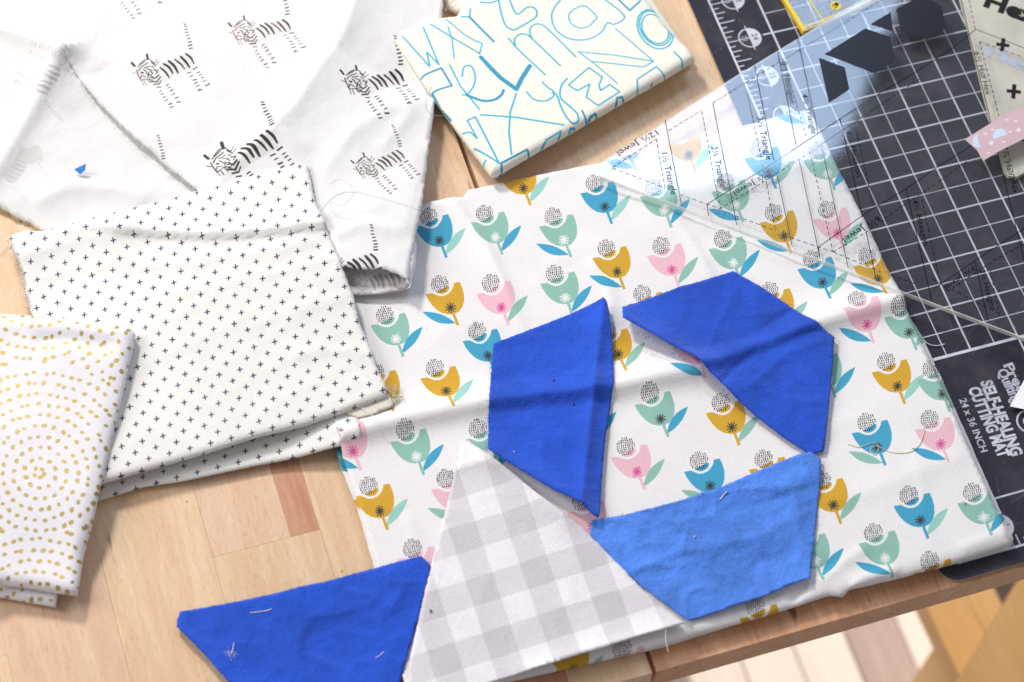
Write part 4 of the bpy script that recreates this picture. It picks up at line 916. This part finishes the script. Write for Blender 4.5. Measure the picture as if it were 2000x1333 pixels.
# gingham
LAYERS.append((k3['ol'], k3['top']))
gg = P([(740, 820), (1380, 820), (740, 1400), (1380, 1400)], .36)
gx_ = Tex("gingham", gg[:, 0].min(), gg[:, 1].min(), gg[:, 0].max(), gg[:, 1].max(), 110, (240, 238, 243))
X_, Y_ = np.meshgrid(gx_.x0 + (np.arange(gx_.w) + .5) / gx_.res, gx_.y0 + (np.arange(gx_.h) + .5) / gx_.res)
o_, a_, b_ = P([(979.5, 1085), (979.5 + 105, 1085 - 33), (979.5 + 34.5, 1085 + 101)], .36); Mi = np.linalg.inv(np.c_[a_ - o_, b_ - o_])
q0 = Mi[0, 0] * (X_ - o_[0]) + Mi[0, 1] * (Y_ - o_[1]); q1 = Mi[1, 0] * (X_ - o_[0]) + Mi[1, 1] * (Y_ - o_[1])
s1_ = np.clip((np.abs((q0 + .5) % 1 - .5) - .25) * 60 + .5, 0, 1)[..., None]; s2_ = np.clip((np.abs((q1 + .5) % 1 - .5) - .25) * 60 + .5, 0, 1)[..., None]
gr1 = np.array([223, 219, 225]) / 255 / (np.array([240, 238, 243]) / 255)
gx_.im *= (1 - s1_ * (1 - gr1 ** 1.0)) * (1 - s2_ * (1 - gr1 ** 1.0))
gi_mat = fabric("grey gingham cotton", tex=gx_, bump=.45, mottle=.04, thread=.09, wrinkle=.12)
GI = [(907, 856), (925, 872), (952, 893), (1000, 930), (1045, 968), (1100, 1008), (1140, 1034), (1200, 1096), (1262, 1158), (1310, 1200), (1336, 1222), (1250, 1245), (1180, 1268), (1100, 1292), (1000, 1322), (950, 1336), (800, 1380), (792, 1368), (800, 1290), (820, 1200), (841, 1106), (868, 1005), (880, 955), (893, 905)]
gi = cloth("gingham_triangle", GI, .36, gi_mat, gx_, thick=.014, seed=71, gap=.022, step=.06, edge=.004, register=False,
           lift=lambda x, y: .14 * np.exp(-(seg_dist(x, y, P([(952, 893), (1045, 968), (1100, 1008)], .36))[0] / .35) ** 1.4) + .10 * np.exp(-(seg_dist(x, y, P([(1040, 1310), (1180, 1268), (1330, 1222)], .36))[0] / .22) ** 1.3),
           wr=[(.018, .8, .6, .6, 3, 'r'), (.008, 2.0, 1.4, 1.2, 5, 'r')], ridges=[([(890, 915), (930, 905), (965, 912)], .03, .10, .10, 1.2, 'full')])
tag(gi['obj'], "grey and white gingham triangle cut to a sharp tip", "fabric patch")

# ================================================================== SMALL YELLOW RULER (under the clear one)
def clear_material(name, tint=(1, 1, 1), rough=.02, f0=.075, haze=0.0, hazecol=(200, 210, 225)):
    """thin clear plastic: straight-through transparency, both faces' mirror reflection by Schlick's formula, faint surface haze"""
    m = bpy.data.materials.new(name); m.use_nodes = True; nt = m.node_tree; L = nt.links.new; nt.nodes.clear()
    out = N(nt, "ShaderNodeOutputMaterial"); tr_ = N(nt, "ShaderNodeBsdfTransparent"); tr_.inputs[0].default_value = (*tint, 1)
    gl = N(nt, "ShaderNodeBsdfGlossy"); gl.inputs["Roughness"].default_value = rough
    ge = N(nt, "ShaderNodeNewGeometry"); dt = N(nt, "ShaderNodeVectorMath", operation='DOT_PRODUCT'); L(ge.outputs["Incoming"], dt.inputs[0]); L(ge.outputs["Normal"], dt.inputs[1])
    ab = N(nt, "ShaderNodeMath", operation='ABSOLUTE'); L(dt.outputs["Value"], ab.inputs[0]); om = N(nt, "ShaderNodeMath", operation='SUBTRACT'); om.inputs[0].default_value = 1; L(ab.outputs[0], om.inputs[1])
    pw = N(nt, "ShaderNodeMath", operation='POWER'); L(om.outputs[0], pw.inputs[0]); pw.inputs[1].default_value = 5.0
    ma = N(nt, "ShaderNodeMath", operation='MULTIPLY_ADD'); L(pw.outputs[0], ma.inputs[0]); ma.inputs[1].default_value = 1 - f0; ma.inputs[2].default_value = f0
    mx = N(nt, "ShaderNodeMixShader"); L(ma.outputs[0], mx.inputs[0]); L(tr_.outputs[0], mx.inputs[1]); L(gl.outputs[0], mx.inputs[2]); last = mx
    if haze:
        df = N(nt, "ShaderNodeBsdfDiffuse"); df.inputs[0].default_value = lin(hazecol); m2 = N(nt, "ShaderNodeMixShader")
        tc = N(nt, "ShaderNodeTexCoord"); n = N(nt, "ShaderNodeTexNoise", Scale=40.0, Detail=4.0); L(tc.outputs["Object"], n.inputs["Vector"])
        mr = N(nt, "ShaderNodeMapRange"); L(n.outputs[0], mr.inputs[0]); mr.inputs[1].default_value = .3; mr.inputs[2].default_value = .8; mr.inputs[3].default_value = haze * .5; mr.inputs[4].default_value = haze * 1.6
        L(mr.outputs[0], m2.inputs[0]); L(mx.outputs[0], m2.inputs[1]); L(df.outputs[0], m2.inputs[2]); last = m2
    L(last.outputs[0], out.inputs[0]); return m
def through_material(name):
    m = bpy.data.materials.new(name); m.use_nodes = True; nt = m.node_tree; nt.nodes.clear()
    out = N(nt, "ShaderNodeOutputMaterial"); tr_ = N(nt, "ShaderNodeBsdfTransparent"); nt.links.new(tr_.outputs[0], out.inputs[0]); return m
through = through_material("clear underside")
def slab(name, poly, z0, z1, top_m, side_m, parent, bev=.02, post=None):
    mb = MB(); mb.prism(poly, z0, z1, bev); mb = post(mb) if post else mb; n = len(poly); fm = [2] + [1] * (len(mb.f) - 2) + [0]
    return mesh_obj(name, mb.v, mb.f, [top_m, side_m, through], parent, None, False, fm)
def flatline(mb, a, b, w, z, dash=None, dz=.001):
    a = np.array(a, float); b = np.array(b, float); t = b - a; L_ = np.linalg.norm(t)
    if L_ < 1e-6: return
    t /= L_; n = np.array([-t[1], t[0]]) * w / 2; segs = [(0, L_)]
    if dash: segs = [(k * dash, min(L_, (k + .62) * dash)) for k in range(int(L_ / dash) + 1) if k * dash < L_]
    for s0, s1 in segs:
        p, q = a + t * s0, a + t * s1
        mb.add([(*(p - n), z), (*(q - n), z), (*(q + n), z), (*(p + n), z)], [(0, 1, 2, 3)])
def flattext(mb, s_, p0_, p1_, hpx, z, bold=0.0, zf=None):
    a, b = P([p0_, p1_], zf or z); vv, tt = text_shape(s_, 1.0, bold, 'LEFT'); w0 = vv[:, 0].max() - vv[:, 0].min(); vv = vv - [vv[:, 0].min(), 0]
    ang = math.atan2(b[1] - a[1], b[0] - a[0]); v = place2(vv, a, ang, np.linalg.norm(b - a) / w0, hpx / ppi(p0_[1]) / .84)
    mb.add([(*p, z) for p in v], tt)
black_ink = plain("black ink", (10, 10, 13), .75, .08); yellow_ink = plain("yellow ink", (236, 206, 40), .5)
acr_side = plain("sawn acrylic edge", (246, 243, 230), .3); yel_side = plain("yellow tinted edge", (226, 190, 40), .4)
acr_side = clear_material("sawn acrylic edge", (.97, .98, .96), .12, haze=.62, hazecol=(252, 250, 240))
Y_ = empty("small_square_ruler"); tag(Y_, "small clear ruler with yellow markings poking in behind the large one", "ruler")
zy = .20
yp = P([(1518, -20), (1569, 63), (1700, 8), (1760, -20), (1700, -60), (1500, -60)], zy)
slab("ruler_body", yp, .088, zy, clear_material("clear acrylic tinted", (.93, .95, .97), .08, haze=.30, hazecol=(190, 205, 225)), yel_side, Y_, .015)
mb = MB(); mk = MB(); o_ = P([(1569, 60)], zy)[0]; e1 = P([(1518, -20)], zy)[0] - o_; e1 /= np.linalg.norm(e1); e2 = P([(1710, 0)], zy)[0] - o_; e2 /= np.linalg.norm(e2)
for k in range(1, 14):
    flatline(mb, o_ + e2 * k * .125 * 1.0, o_ + e2 * k * .125 + e1 * 1.6, .006, zy + .003); flatline(mb, o_ + e1 * k * .125, o_ + e1 * k * .125 + e2 * 2.2, .006, zy + .0036)
flatline(mk, o_ + e2 * .03, o_ + e2 * .03 + e1 * 1.6, .07, zy + .005); flatline(mk, o_ + e2 * .5, o_ + e2 * .5 + e1 * 1.6, .03, zy + .0056); flatline(mk, o_ + e1 * .04, o_ + e1 * .04 + e2 * 2.4, .03, zy + .0062)
c_ = P([(1632, 12)], zy)[0]; a_ = np.radians(np.arange(0, 360, 20)); mk.add([(c_[0] + .11 * math.cos(t), c_[1] + .11 * math.sin(t), zy + .007) for t in a_], [tuple(range(18))])
mb.build("grid_lines", plain("blue grey ink", (84, 104, 140), .5), Y_); mk.build("yellow_markings", yellow_ink, Y_)
mb = MB(); flattext(mb, "3", (1628, 16), (1637, 6), 10, zy + .009, .03); mb.build("printed_number", black_ink, Y_)

# ================================================================== CREAM TEMPLATE CARD (under the clear ruler, upper right)
H_ = empty("hexagon_template"); tag(H_, "cream printed card with bold lettering under the clear ruler's top right", "template")
card = fabric("cream card", (216, 210, 196), bump=.05, mottle=.14, sheen=0, thread=.02)
hz = .19
hp = P([(1866, -60), (1875, -5), (1893, 62), (1921, 180), (1943, 262), (1960, 330), (1970, 344), (1986, 346), (2100, 282), (2100, -60)], hz)
mb = MB(); mb.prism(hp, .09, hz, .01); mb.build("card", card, H_)
mb = MB(); zz = hz + .003
flattext(mb, "Hexies", (1925, 0), (2090, 62), 44, zz, .05); mb.build("printed_word", black_ink, H_)
def plusmark(cx, cy, s_, r_):
    for k in (0, 1):
        a = r_ + k * math.pi / 2; d = np.array([math.cos(a), math.sin(a)]) * s_; q = P([(cx - d[0], cy - d[1]), (cx + d[0], cy + d[1])], zz); flatline(mb, q[0], q[1], .085, zz + .0006 * k)
for a_ in ((1958.5, 88, 13, .12), (1980, 179, 14, .1), (1998, 262, 14, .1)): mb = MB(); plusmark(*a_); mb.build("printed_plus_sign", black_ink, H_)
mb = MB(); flattext(mb, "rie", (1924, 96), (2010, 132), 34, hz + .0045, .04); mb.build("faint_word", plain("pale blue ink", (190, 200, 222), .6), H_)

# ================================================================== LARGE CLEAR RULER
R_ = empty("clear_triangle_ruler"); tag(R_, "large clear acrylic triangle ruler with black lines for cutting shapes", "ruler")
def rplane(x, y): return RUL[0] + RUL[1] * x + RUL[2] * y
rtop = lambda x, y: rplane(x, y) + .11
def tilt(mb):
    mb.v = [(p[0], p[1], p[2] + float(rplane(p[0], p[1]))) for p in mb.v]; return mb
tip = P([(1171, 345), (1169, 330), (1177, 315), (1430, 153), (1573, 66), (1700, -12), (2330, -420), (2700, 915), (2330, 786), (2000, 661), (1740, 562), (1500, 470.5)], rtop)
clear = clear_material("clear acrylic", (.97, .985, .99), .05, haze=.012)
slab("ruler_body", tip, 0, .11, clear, acr_side, R_, .018, tilt)
mb = MB(); mt_ = MB(); zp = -.004; zq = .1125
def over_mat(a, b):
    m = ((a[0] + b[0]) / 2, (a[1] + b[1]) / 2); return m[0] > 1590 + .42 * (m[1] - 236) or m[1] < 402 - .285 * (m[0] - 1171)
def pieces(a, b):
    a = np.array(a, float); b = np.array(b, float); n = max(1, int(np.linalg.norm(b - a) / 26)); run = None; out = []
    for k in range(n):
        p, q = a + (b - a) * k / n, a + (b - a) * (k + 1) / n; f = over_mat(p, q)
        if run and run[2] == f: run[1] = q
        else:
            if run: out.append(run)
            run = [p, q, f]
    return out + [run]
def rline(a, b, w, z, dash=None):
    for p, q, f in pieces(a, b):
        pf = rtop if f else rplane; A, B = P([p, q], pf); flatline(mt_ if f else mb, A, B, w, (zq + z - zp) if f else z, dash)
LINE = .016
SOL = [((1380.6, 399.4), (1520.7, 311.9), (1641.6, 232.3), (1713.5, 185.7), (1790.5, 140), (1860.6, 94.6), (1906, 57.8)), ((1906, 57.8), (2000, 94), (2080, 125)), ((1598.5, 483), (1690.7, 417), (1769.5, 369.7), (1827.3, 329.4), (1895.7, 285.6), (1960, 245)),
       ((1824.5, 564), (1904, 510), (2000, 447), (2060, 408)), ((1299, 234.5), (1330.6, 398)), ((1392, 201.5), (1426, 371), (1439, 440)), ((1473.4, 127.9), (1511.5, 314)), ((1517.5, 339.5), (1547.5, 482)), ((1519, 101.6), (1555, 284)), ((1561, 312.5), (1601.5, 503)),
       ((1557.5, 73.6), (1597, 257)), ((1604.5, 284), (1657, 524)), ((1640.5, 231.5), (1684.6, 425)), ((1691.5, 452), (1711, 545)), ((1769.5, 369.7), (1820, 588)), ((1904, 510), (1929.5, 627)), ((1875, -10), (1892.5, 66), (1926, 200), (1949, 301), (2000, 507), (2020, 590)),
       ((1381, 398), (1384, 422)), ((1598.5, 483), (1601.5, 503))]
DAS = [((1405, 409), (1517, 340), (1608, 280), (1671, 238), (1734, 196), (1800, 152)), ((1627, 492.5), (1690, 455), (1762.5, 403), (1836, 354), (1893, 311.6)), ((1850, 570), (1940, 510), (2000, 477)), ((1196.5, 327.5), (1282, 272)), ((1306, 255.5), (1369, 216.5)),
       ((1392.9, 201.5), (1457.7, 161), (1555.8, 101.6), (1643.4, 49), (1730, -6)), ((1282, 272), (1298.5, 365)), ((1370.5, 218), (1399, 368), (1407.4, 407)), ((1459.4, 182), (1498, 362), (1514.5, 450.5)), ((1531, 122.6), (1576, 272)), ((1582, 296), (1627, 492.5)),
       ((1669, 239), (1706, 408)), ((1800.5, 390), (1836.5, 555)), ((1934, 528), (1952, 618)), ((1892.5, 0), (1905, 57.8)), ((1912.8, 81.8), (1944, 200), (1988.5, 376)), ((1196.5, 329), (1300, 368)), ((1327, 380), (1408, 408.5)), ((1438, 422), (1516, 451.4)),
       ((1543, 464), (1627, 492)), ((1627, 492), (1720, 531.5)), ((1912.8, 81.8), (2000, 113)), ((1740, 537), (1790, 556)), ((1820, 545), (1960, 618))]
zz_ = zp
for s_ in SOL:
    for a, b in zip(s_[:-1], s_[1:]): rline(a, b, LINE, zz_)
    zz_ += .00002
for s_ in DAS:
    for a, b in zip(s_[:-1], s_[1:]): rline(a, b, LINE, zz_, .135)
    zz_ += .00002
tilt(mb).build("printed_lines", black_ink, R_); tilt(mt_).build("printed_lines", black_ink, R_)
mb = MB(); mt_ = MB(); zt_ = zp - .001
for s_, a, b, h_ in (("12\u00bd Jewel", (1283, 258), (1207, 301), 15), ("1\u00bd Triangle", (1297, 299), (1316, 381), 15), ("2\u00bd Triangle", (1394, 286), (1413, 367), 15), ("3\u00bd Triangle", (1483, 229), (1502, 312), 15), ("4\u00bd Triangle", (1571, 184), (1590, 262), 14),
                     ("8\u00bd Hexagon", (1530, 121), (1548, 202), 14), ("9\u00bd Jewel", (1505, 340), (1434, 378), 15), ("6\u00bd Jewel", (1718, 426), (1648, 470), 15), ("6\u00bd Hexagon", (1658, 258), (1678, 346), 14), ("4\u00bd Hexagon", (1787, 391), (1809, 480), 15),
                     ("2\u00bd Hexagon", (1918, 528), (1940, 606), 14), ("3\u00bd Jewel", (1904, 523), (1846, 564), 13), ("6\u00bd Half Hex", (1907, 102), (1930, 186), 13), ("1\u00bd Half Hex", (1960, 290), (1984, 378), 13)):
    f_ = over_mat(a, b); mb = MB(); flattext(mb, s_, a, b, h_, (zq + .0012) if f_ else zt_, 0.004, rtop if f_ else rplane); tilt(mb).build("printed_caption", black_ink, R_)
dark_ink = plain("dark ink", (26, 24, 34), .3, .16, vary=.3, scale=60)
for pg in (((1750, 18), (1801, -10), (1838, 12), (1848, 54), (1810, 78), (1759, 60)), ((1610, 106), (1690, 56), (1738, 72), (1749, 117), (1708, 144), (1662, 126)), ((1599, 113), (1650, 132), (1659, 175), (1619, 202)), ((1700, 48), (1739, 24), (1745, 62))):
    q = P(pg, rtop); mb = MB(); mb.add([(*p, zq - .0008) for p in q], [tuple(range(len(pg)))])
    tilt(mb).build("printed_shape", dark_ink, R_)

# ================================================================== WASHI TAPE
tp = P([(1884, 273), (1960, 226), (1990, 215), (2080, 170), (2105, 215), (2020, 262), (1950, 297), (1920, 315), (1908, 294)], rtop)
wt = Tex("moon tape print", tp[:, 0].min() - .05, tp[:, 1].min() - .05, tp[:, 0].max() + .05, tp[:, 1].max() + .05, 170, (210, 182, 190))
def moon(cx, cy, r, ang, cut):
    a = np.linspace(-1.9, 1.9, 24); o1 = np.c_[np.cos(a), np.sin(a)] * r; a2 = a[::-1]; o2 = np.c_[np.cos(a2) * cut + math.cos(1.9) * (1 - cut), np.sin(a2)] * r
    q = np.vstack([o1, o2]); ca, sa = math.cos(ang), math.sin(ang); q = np.c_[q[:, 0] * ca - q[:, 1] * sa, q[:, 0] * sa + q[:, 1] * ca] + (cx, cy); wt.poly(P(q, rtop), (202, 222, 240))
moon(1912, 276, 12.5, 2.9, .35); moon(1953, 266, 14, -1.9 + 6.28 * 0, .15)
for x_, y_, s_ in ((1936, 280, 4.5), (1924, 262, 2), (1938, 254, 2), (1960, 278, 2), (1973, 258, 2), (1989, 255, 4), (1983, 238, 2), (1967, 235, 1.5), (1930, 300, 1.2), (1902, 285, 1.2)):
    c = np.array([x_, y_], float)
    for k in range(3 if s_ > 3 else 1):
        a = k * math.pi / 3; d = np.array([math.cos(a), math.sin(a)]) * s_; wt.stroke(P([c - d, c + d], rtop), .022 if s_ > 3 else .03, (240, 236, 240), .9)
mb = MB(); mb.prism(tp, .113, .118); tilt(mb); mv = np.array(mb.v)
tape = mesh_obj("washi_tape", mb.v, mb.f, fabric("pink paper tape", tex=wt, bump=.05, sheen=0, mottle=.08, thread=.02), None, wt.uv(mv[:, :2]), False)
tag(tape, "pink tape with pale crescent moons stuck on the clear ruler", "tape")

# ================================================================== SMALL THINGS
paper = plain("white paper", (240, 240, 246), .7)
q = P3([(1974, 791), (2003, 737), (2060, 700), (2060, 810), (2003, 800)], .22); q[0, 2] = .16; q[1, 2] = .34; q[2, 2] = .4
mb = MB(); mb.add(list(q) + [tuple(p - np.array([0, 0, .012])) for p in q], [(0, 1, 2, 3, 4), (9, 8, 7, 6, 5)] + [(i, i + 5, (i + 1) % 5 + 5, (i + 1) % 5) for i in range(5)])
tag(mb.build("paper_corner", paper), "white paper corner entering at the edge over the mat lettering", "paper")
q = P3([(142, 314), (166, 310), (164, 318), (153, 323)], .52); base_z = .30
for i, h_ in enumerate((.22, .34, .28, .20)): q[i, 2] = h_
mb = MB(); mb.add(list(q) + [tuple(p - np.array([0, 0, .014])) for p in q], [(0, 3, 2, 1), (4, 5, 6, 7)] + [(i, i + 4, (i + 1) % 4 + 4, (i + 1) % 4)[::-1] for i in range(4)])
tag(mb.build("fabric_snip", fabric("bright blue scrap", (70, 140, 226))), "tiny bright blue snip of fabric on the white muslin", "fabric scrap")

tz = flower_top['top']
thread_obj("loose_thread", [(1655, 868), (1680, 874), (1705, 866), (1716, 876), (1708, 889), (1700, 880), (1712, 872), (1740, 884), (1775, 884), (1795, 870), (1804, 845), (1803, 825)], tz, cream_thr, .006, "tangled cream thread lying over a blue tulip", "thread", .012)
thread_obj("loose_thread", [(1800, 660), (1812, 672), (1828, 676), (1845, 673)], .10, white_thr, .008, "short white thread curling off the floral fabric onto the mat", "thread", .01)
thread_obj("loose_thread", [(1299, 1228), (1298, 1250), (1301, 1270), (1304, 1280)], .30, white_thr, .005, "pale thread hanging off the lower right tip of the gingham", "thread", .14)
thread_obj("loose_thread", [(490, 1198), (505, 1196), (520, 1194), (531, 1190)], k4['top'], white_thr, .008, "longer white thread end near the upper side of the lowest blue patch", "thread", .012)
thread_obj("loose_thread", [(734, 1286), (742, 1281), (750, 1274)], k4['top'], white_thr, .007, "short white stitch at the right side of the lowest blue patch", "thread", .012)
thread_obj("loose_thread", [(457, 1257), (455, 1268), (452, 1278)], k4['top'], white_thr, .007, "short white thread with a fluffy end on the lowest blue patch", "thread", .012)
thread_obj("loose_thread", [(1406, 977), (1413, 968), (1420, 961)], k3['top'], white_thr, .008, "single white stitch on the lighter creased blue patch", "thread", .012)
thread_obj("loose_thread", [(705, 800), (725, 815), (745, 835), (752, 842)], tz, white_thr, .006, "white thread from the corner of the plus print fabric", "thread", .10)
thread_obj("loose_thread", [(835, 168), (833, 180), (842, 190), (838, 175), (843, 172), (834, 190), (832, 210), (840, 222), (855, 227), (870, 226)], lambda x, y: np.full(np.shape(x), .62), plain("grey thread", (150, 150, 158), .5), .005, "fine grey thread looping beside the lettering fabric", "thread", .0)
thread_obj("loose_thread", [(870, 395), (846, 390)] and [(620, 420), (650, 385), (690, 375), (760, 392), (820, 412)], up['top'], white_thr, .004, "long thin white thread across the tiger fabric below the last tiger", "thread", .02)
thread_obj("loose_thread", [(640, 360), (665, 350), (690, 372), (670, 400), (645, 395), (655, 420), (690, 430)], up['top'], white_thr, .0028, "tangled white thread on the tiger fabric by the plus print edge", "thread", .02)
thread_obj("loose_thread", [(895, 8), (870, 22), (880, 6), (905, -4)], .66, plain("pale grey thread", (190, 188, 190), .6), .005, "grey thread caught at the top corner of the lettering fabric", "thread")
thread_obj("loose_thread", [(0, 500), (12, 488), (20, 480)], .02, plain("tan thread", (150, 100, 60), .6), .004, "thin brown hair on the wood left of the plus print", "thread")
thread_obj("loose_thread", [(77, 1178), (80, 1192), (83, 1208)], .02, cream_thr, .004, "pale thread on the wood under the gold dot fabric", "thread")
for (x_, y_, z_, c_, s_, lab) in ((1080, 743, k1['top'], (110, 112, 110), .030, "grey lint speck in the middle of the upright blue patch"), (1119, 789, k1['top'], (110, 110, 104), .028, "grey lint speck low on the upright blue patch"),
                                  (1004, 883, k1['top'], (230, 230, 235), .018, "white lint speck near the lower left of the upright blue patch"), (1357, 1049, k3['top'], (214, 208, 220), .026, "pale lint speck in the middle of the lighter blue patch"),
                                  (841, 1194, gi['top'], (70, 140, 130), .032, "teal speck on the left side of the gingham triangle"), (1885, 1024 - 40, tz, (120, 120, 150), .022, "dark speck at the white band of the rightmost teal tulip"),
                                  (668, 1116, lambda x, y: np.zeros(np.shape(x)), (170, 80, 50), .014, "reddish speck on the wood above the lowest blue patch"), (365, 980, lambda x, y: np.zeros(np.shape(x)), (170, 80, 50), .014, "reddish speck on the wood under the plus print")):
    w = P([(x_, y_)], z_)[0]; z0 = float(z_(np.array([w[0]]), np.array([w[1]]))[0]); mb = MB(); pts_ = []
    for k in range(6): pts_.append((w[0] + s_ * .6 * math.cos(k * 1.9), w[1] + s_ * .6 * math.sin(k * 2.3), z0 + s_ * (.4 + .12 * k)))
    mb.tube(pts_, s_ * .42, 5); tag(mb.build("lint_speck", plain("lint", c_, .9), None, True), lab, "lint")

rf = random.Random(9); mb = MB()
for _ in range(26):
    c = P([(452 + rf.gauss(0, 5), 1278 + rf.gauss(0, 4))], k4['top'])[0]; z0 = float(k4['top'](np.array([c[0]]), np.array([c[1]]))[0]); a = rf.uniform(0, 6.28); L_ = rf.uniform(.03, .09)
    mb.tube([(c[0] + L_ * t * math.cos(a + t), c[1] + L_ * t * math.sin(a + t), z0 + .012 + .02 * math.sin(3 * t)) for t in (0, .35, .7, 1)], .002, 4)
fz = mb.build("thread_fluff", white_thr, None, True); tag(fz, "fluffy tuft of white fibre at the left of the lowest blue patch", "lint")
pale_blue = plain("pale blue thread", (120, 160, 232), .8)
for kk, nn_ in ((k1, 150), (k2, 150), (k3, 150), (k4, 150)):
    ol_ = kk['ol']; cen = ol_.mean(0); mb = MB(); rs = resample(ol_, .02, True)
    for _ in range(nn_):
        p = rs[rf.randrange(len(rs))]; d = (p - cen) / np.linalg.norm(p - cen); a = rf.gauss(0, .6); d = np.array([d[0] * math.cos(a) - d[1] * math.sin(a), d[0] * math.sin(a) + d[1] * math.cos(a)])
        q = p - d * .02; z0 = float(kk['top'](np.array([q[0]]), np.array([q[1]]))[0]); L_ = rf.uniform(.02, .06)
        mb.tube([(q[0] + d[0] * L_ * t - d[1] * .012 * t * t, q[1] + d[1] * L_ * t + d[0] * .012 * t * t, z0 + .001 - .008 * t) for t in (0, .5, 1)], .0026, 4)
    o_f = mb.build("cut_edge_fuzz", blue_thr if kk is k3 else blue_thr, kk['obj'], True); o_f["kind"] = "stuff"
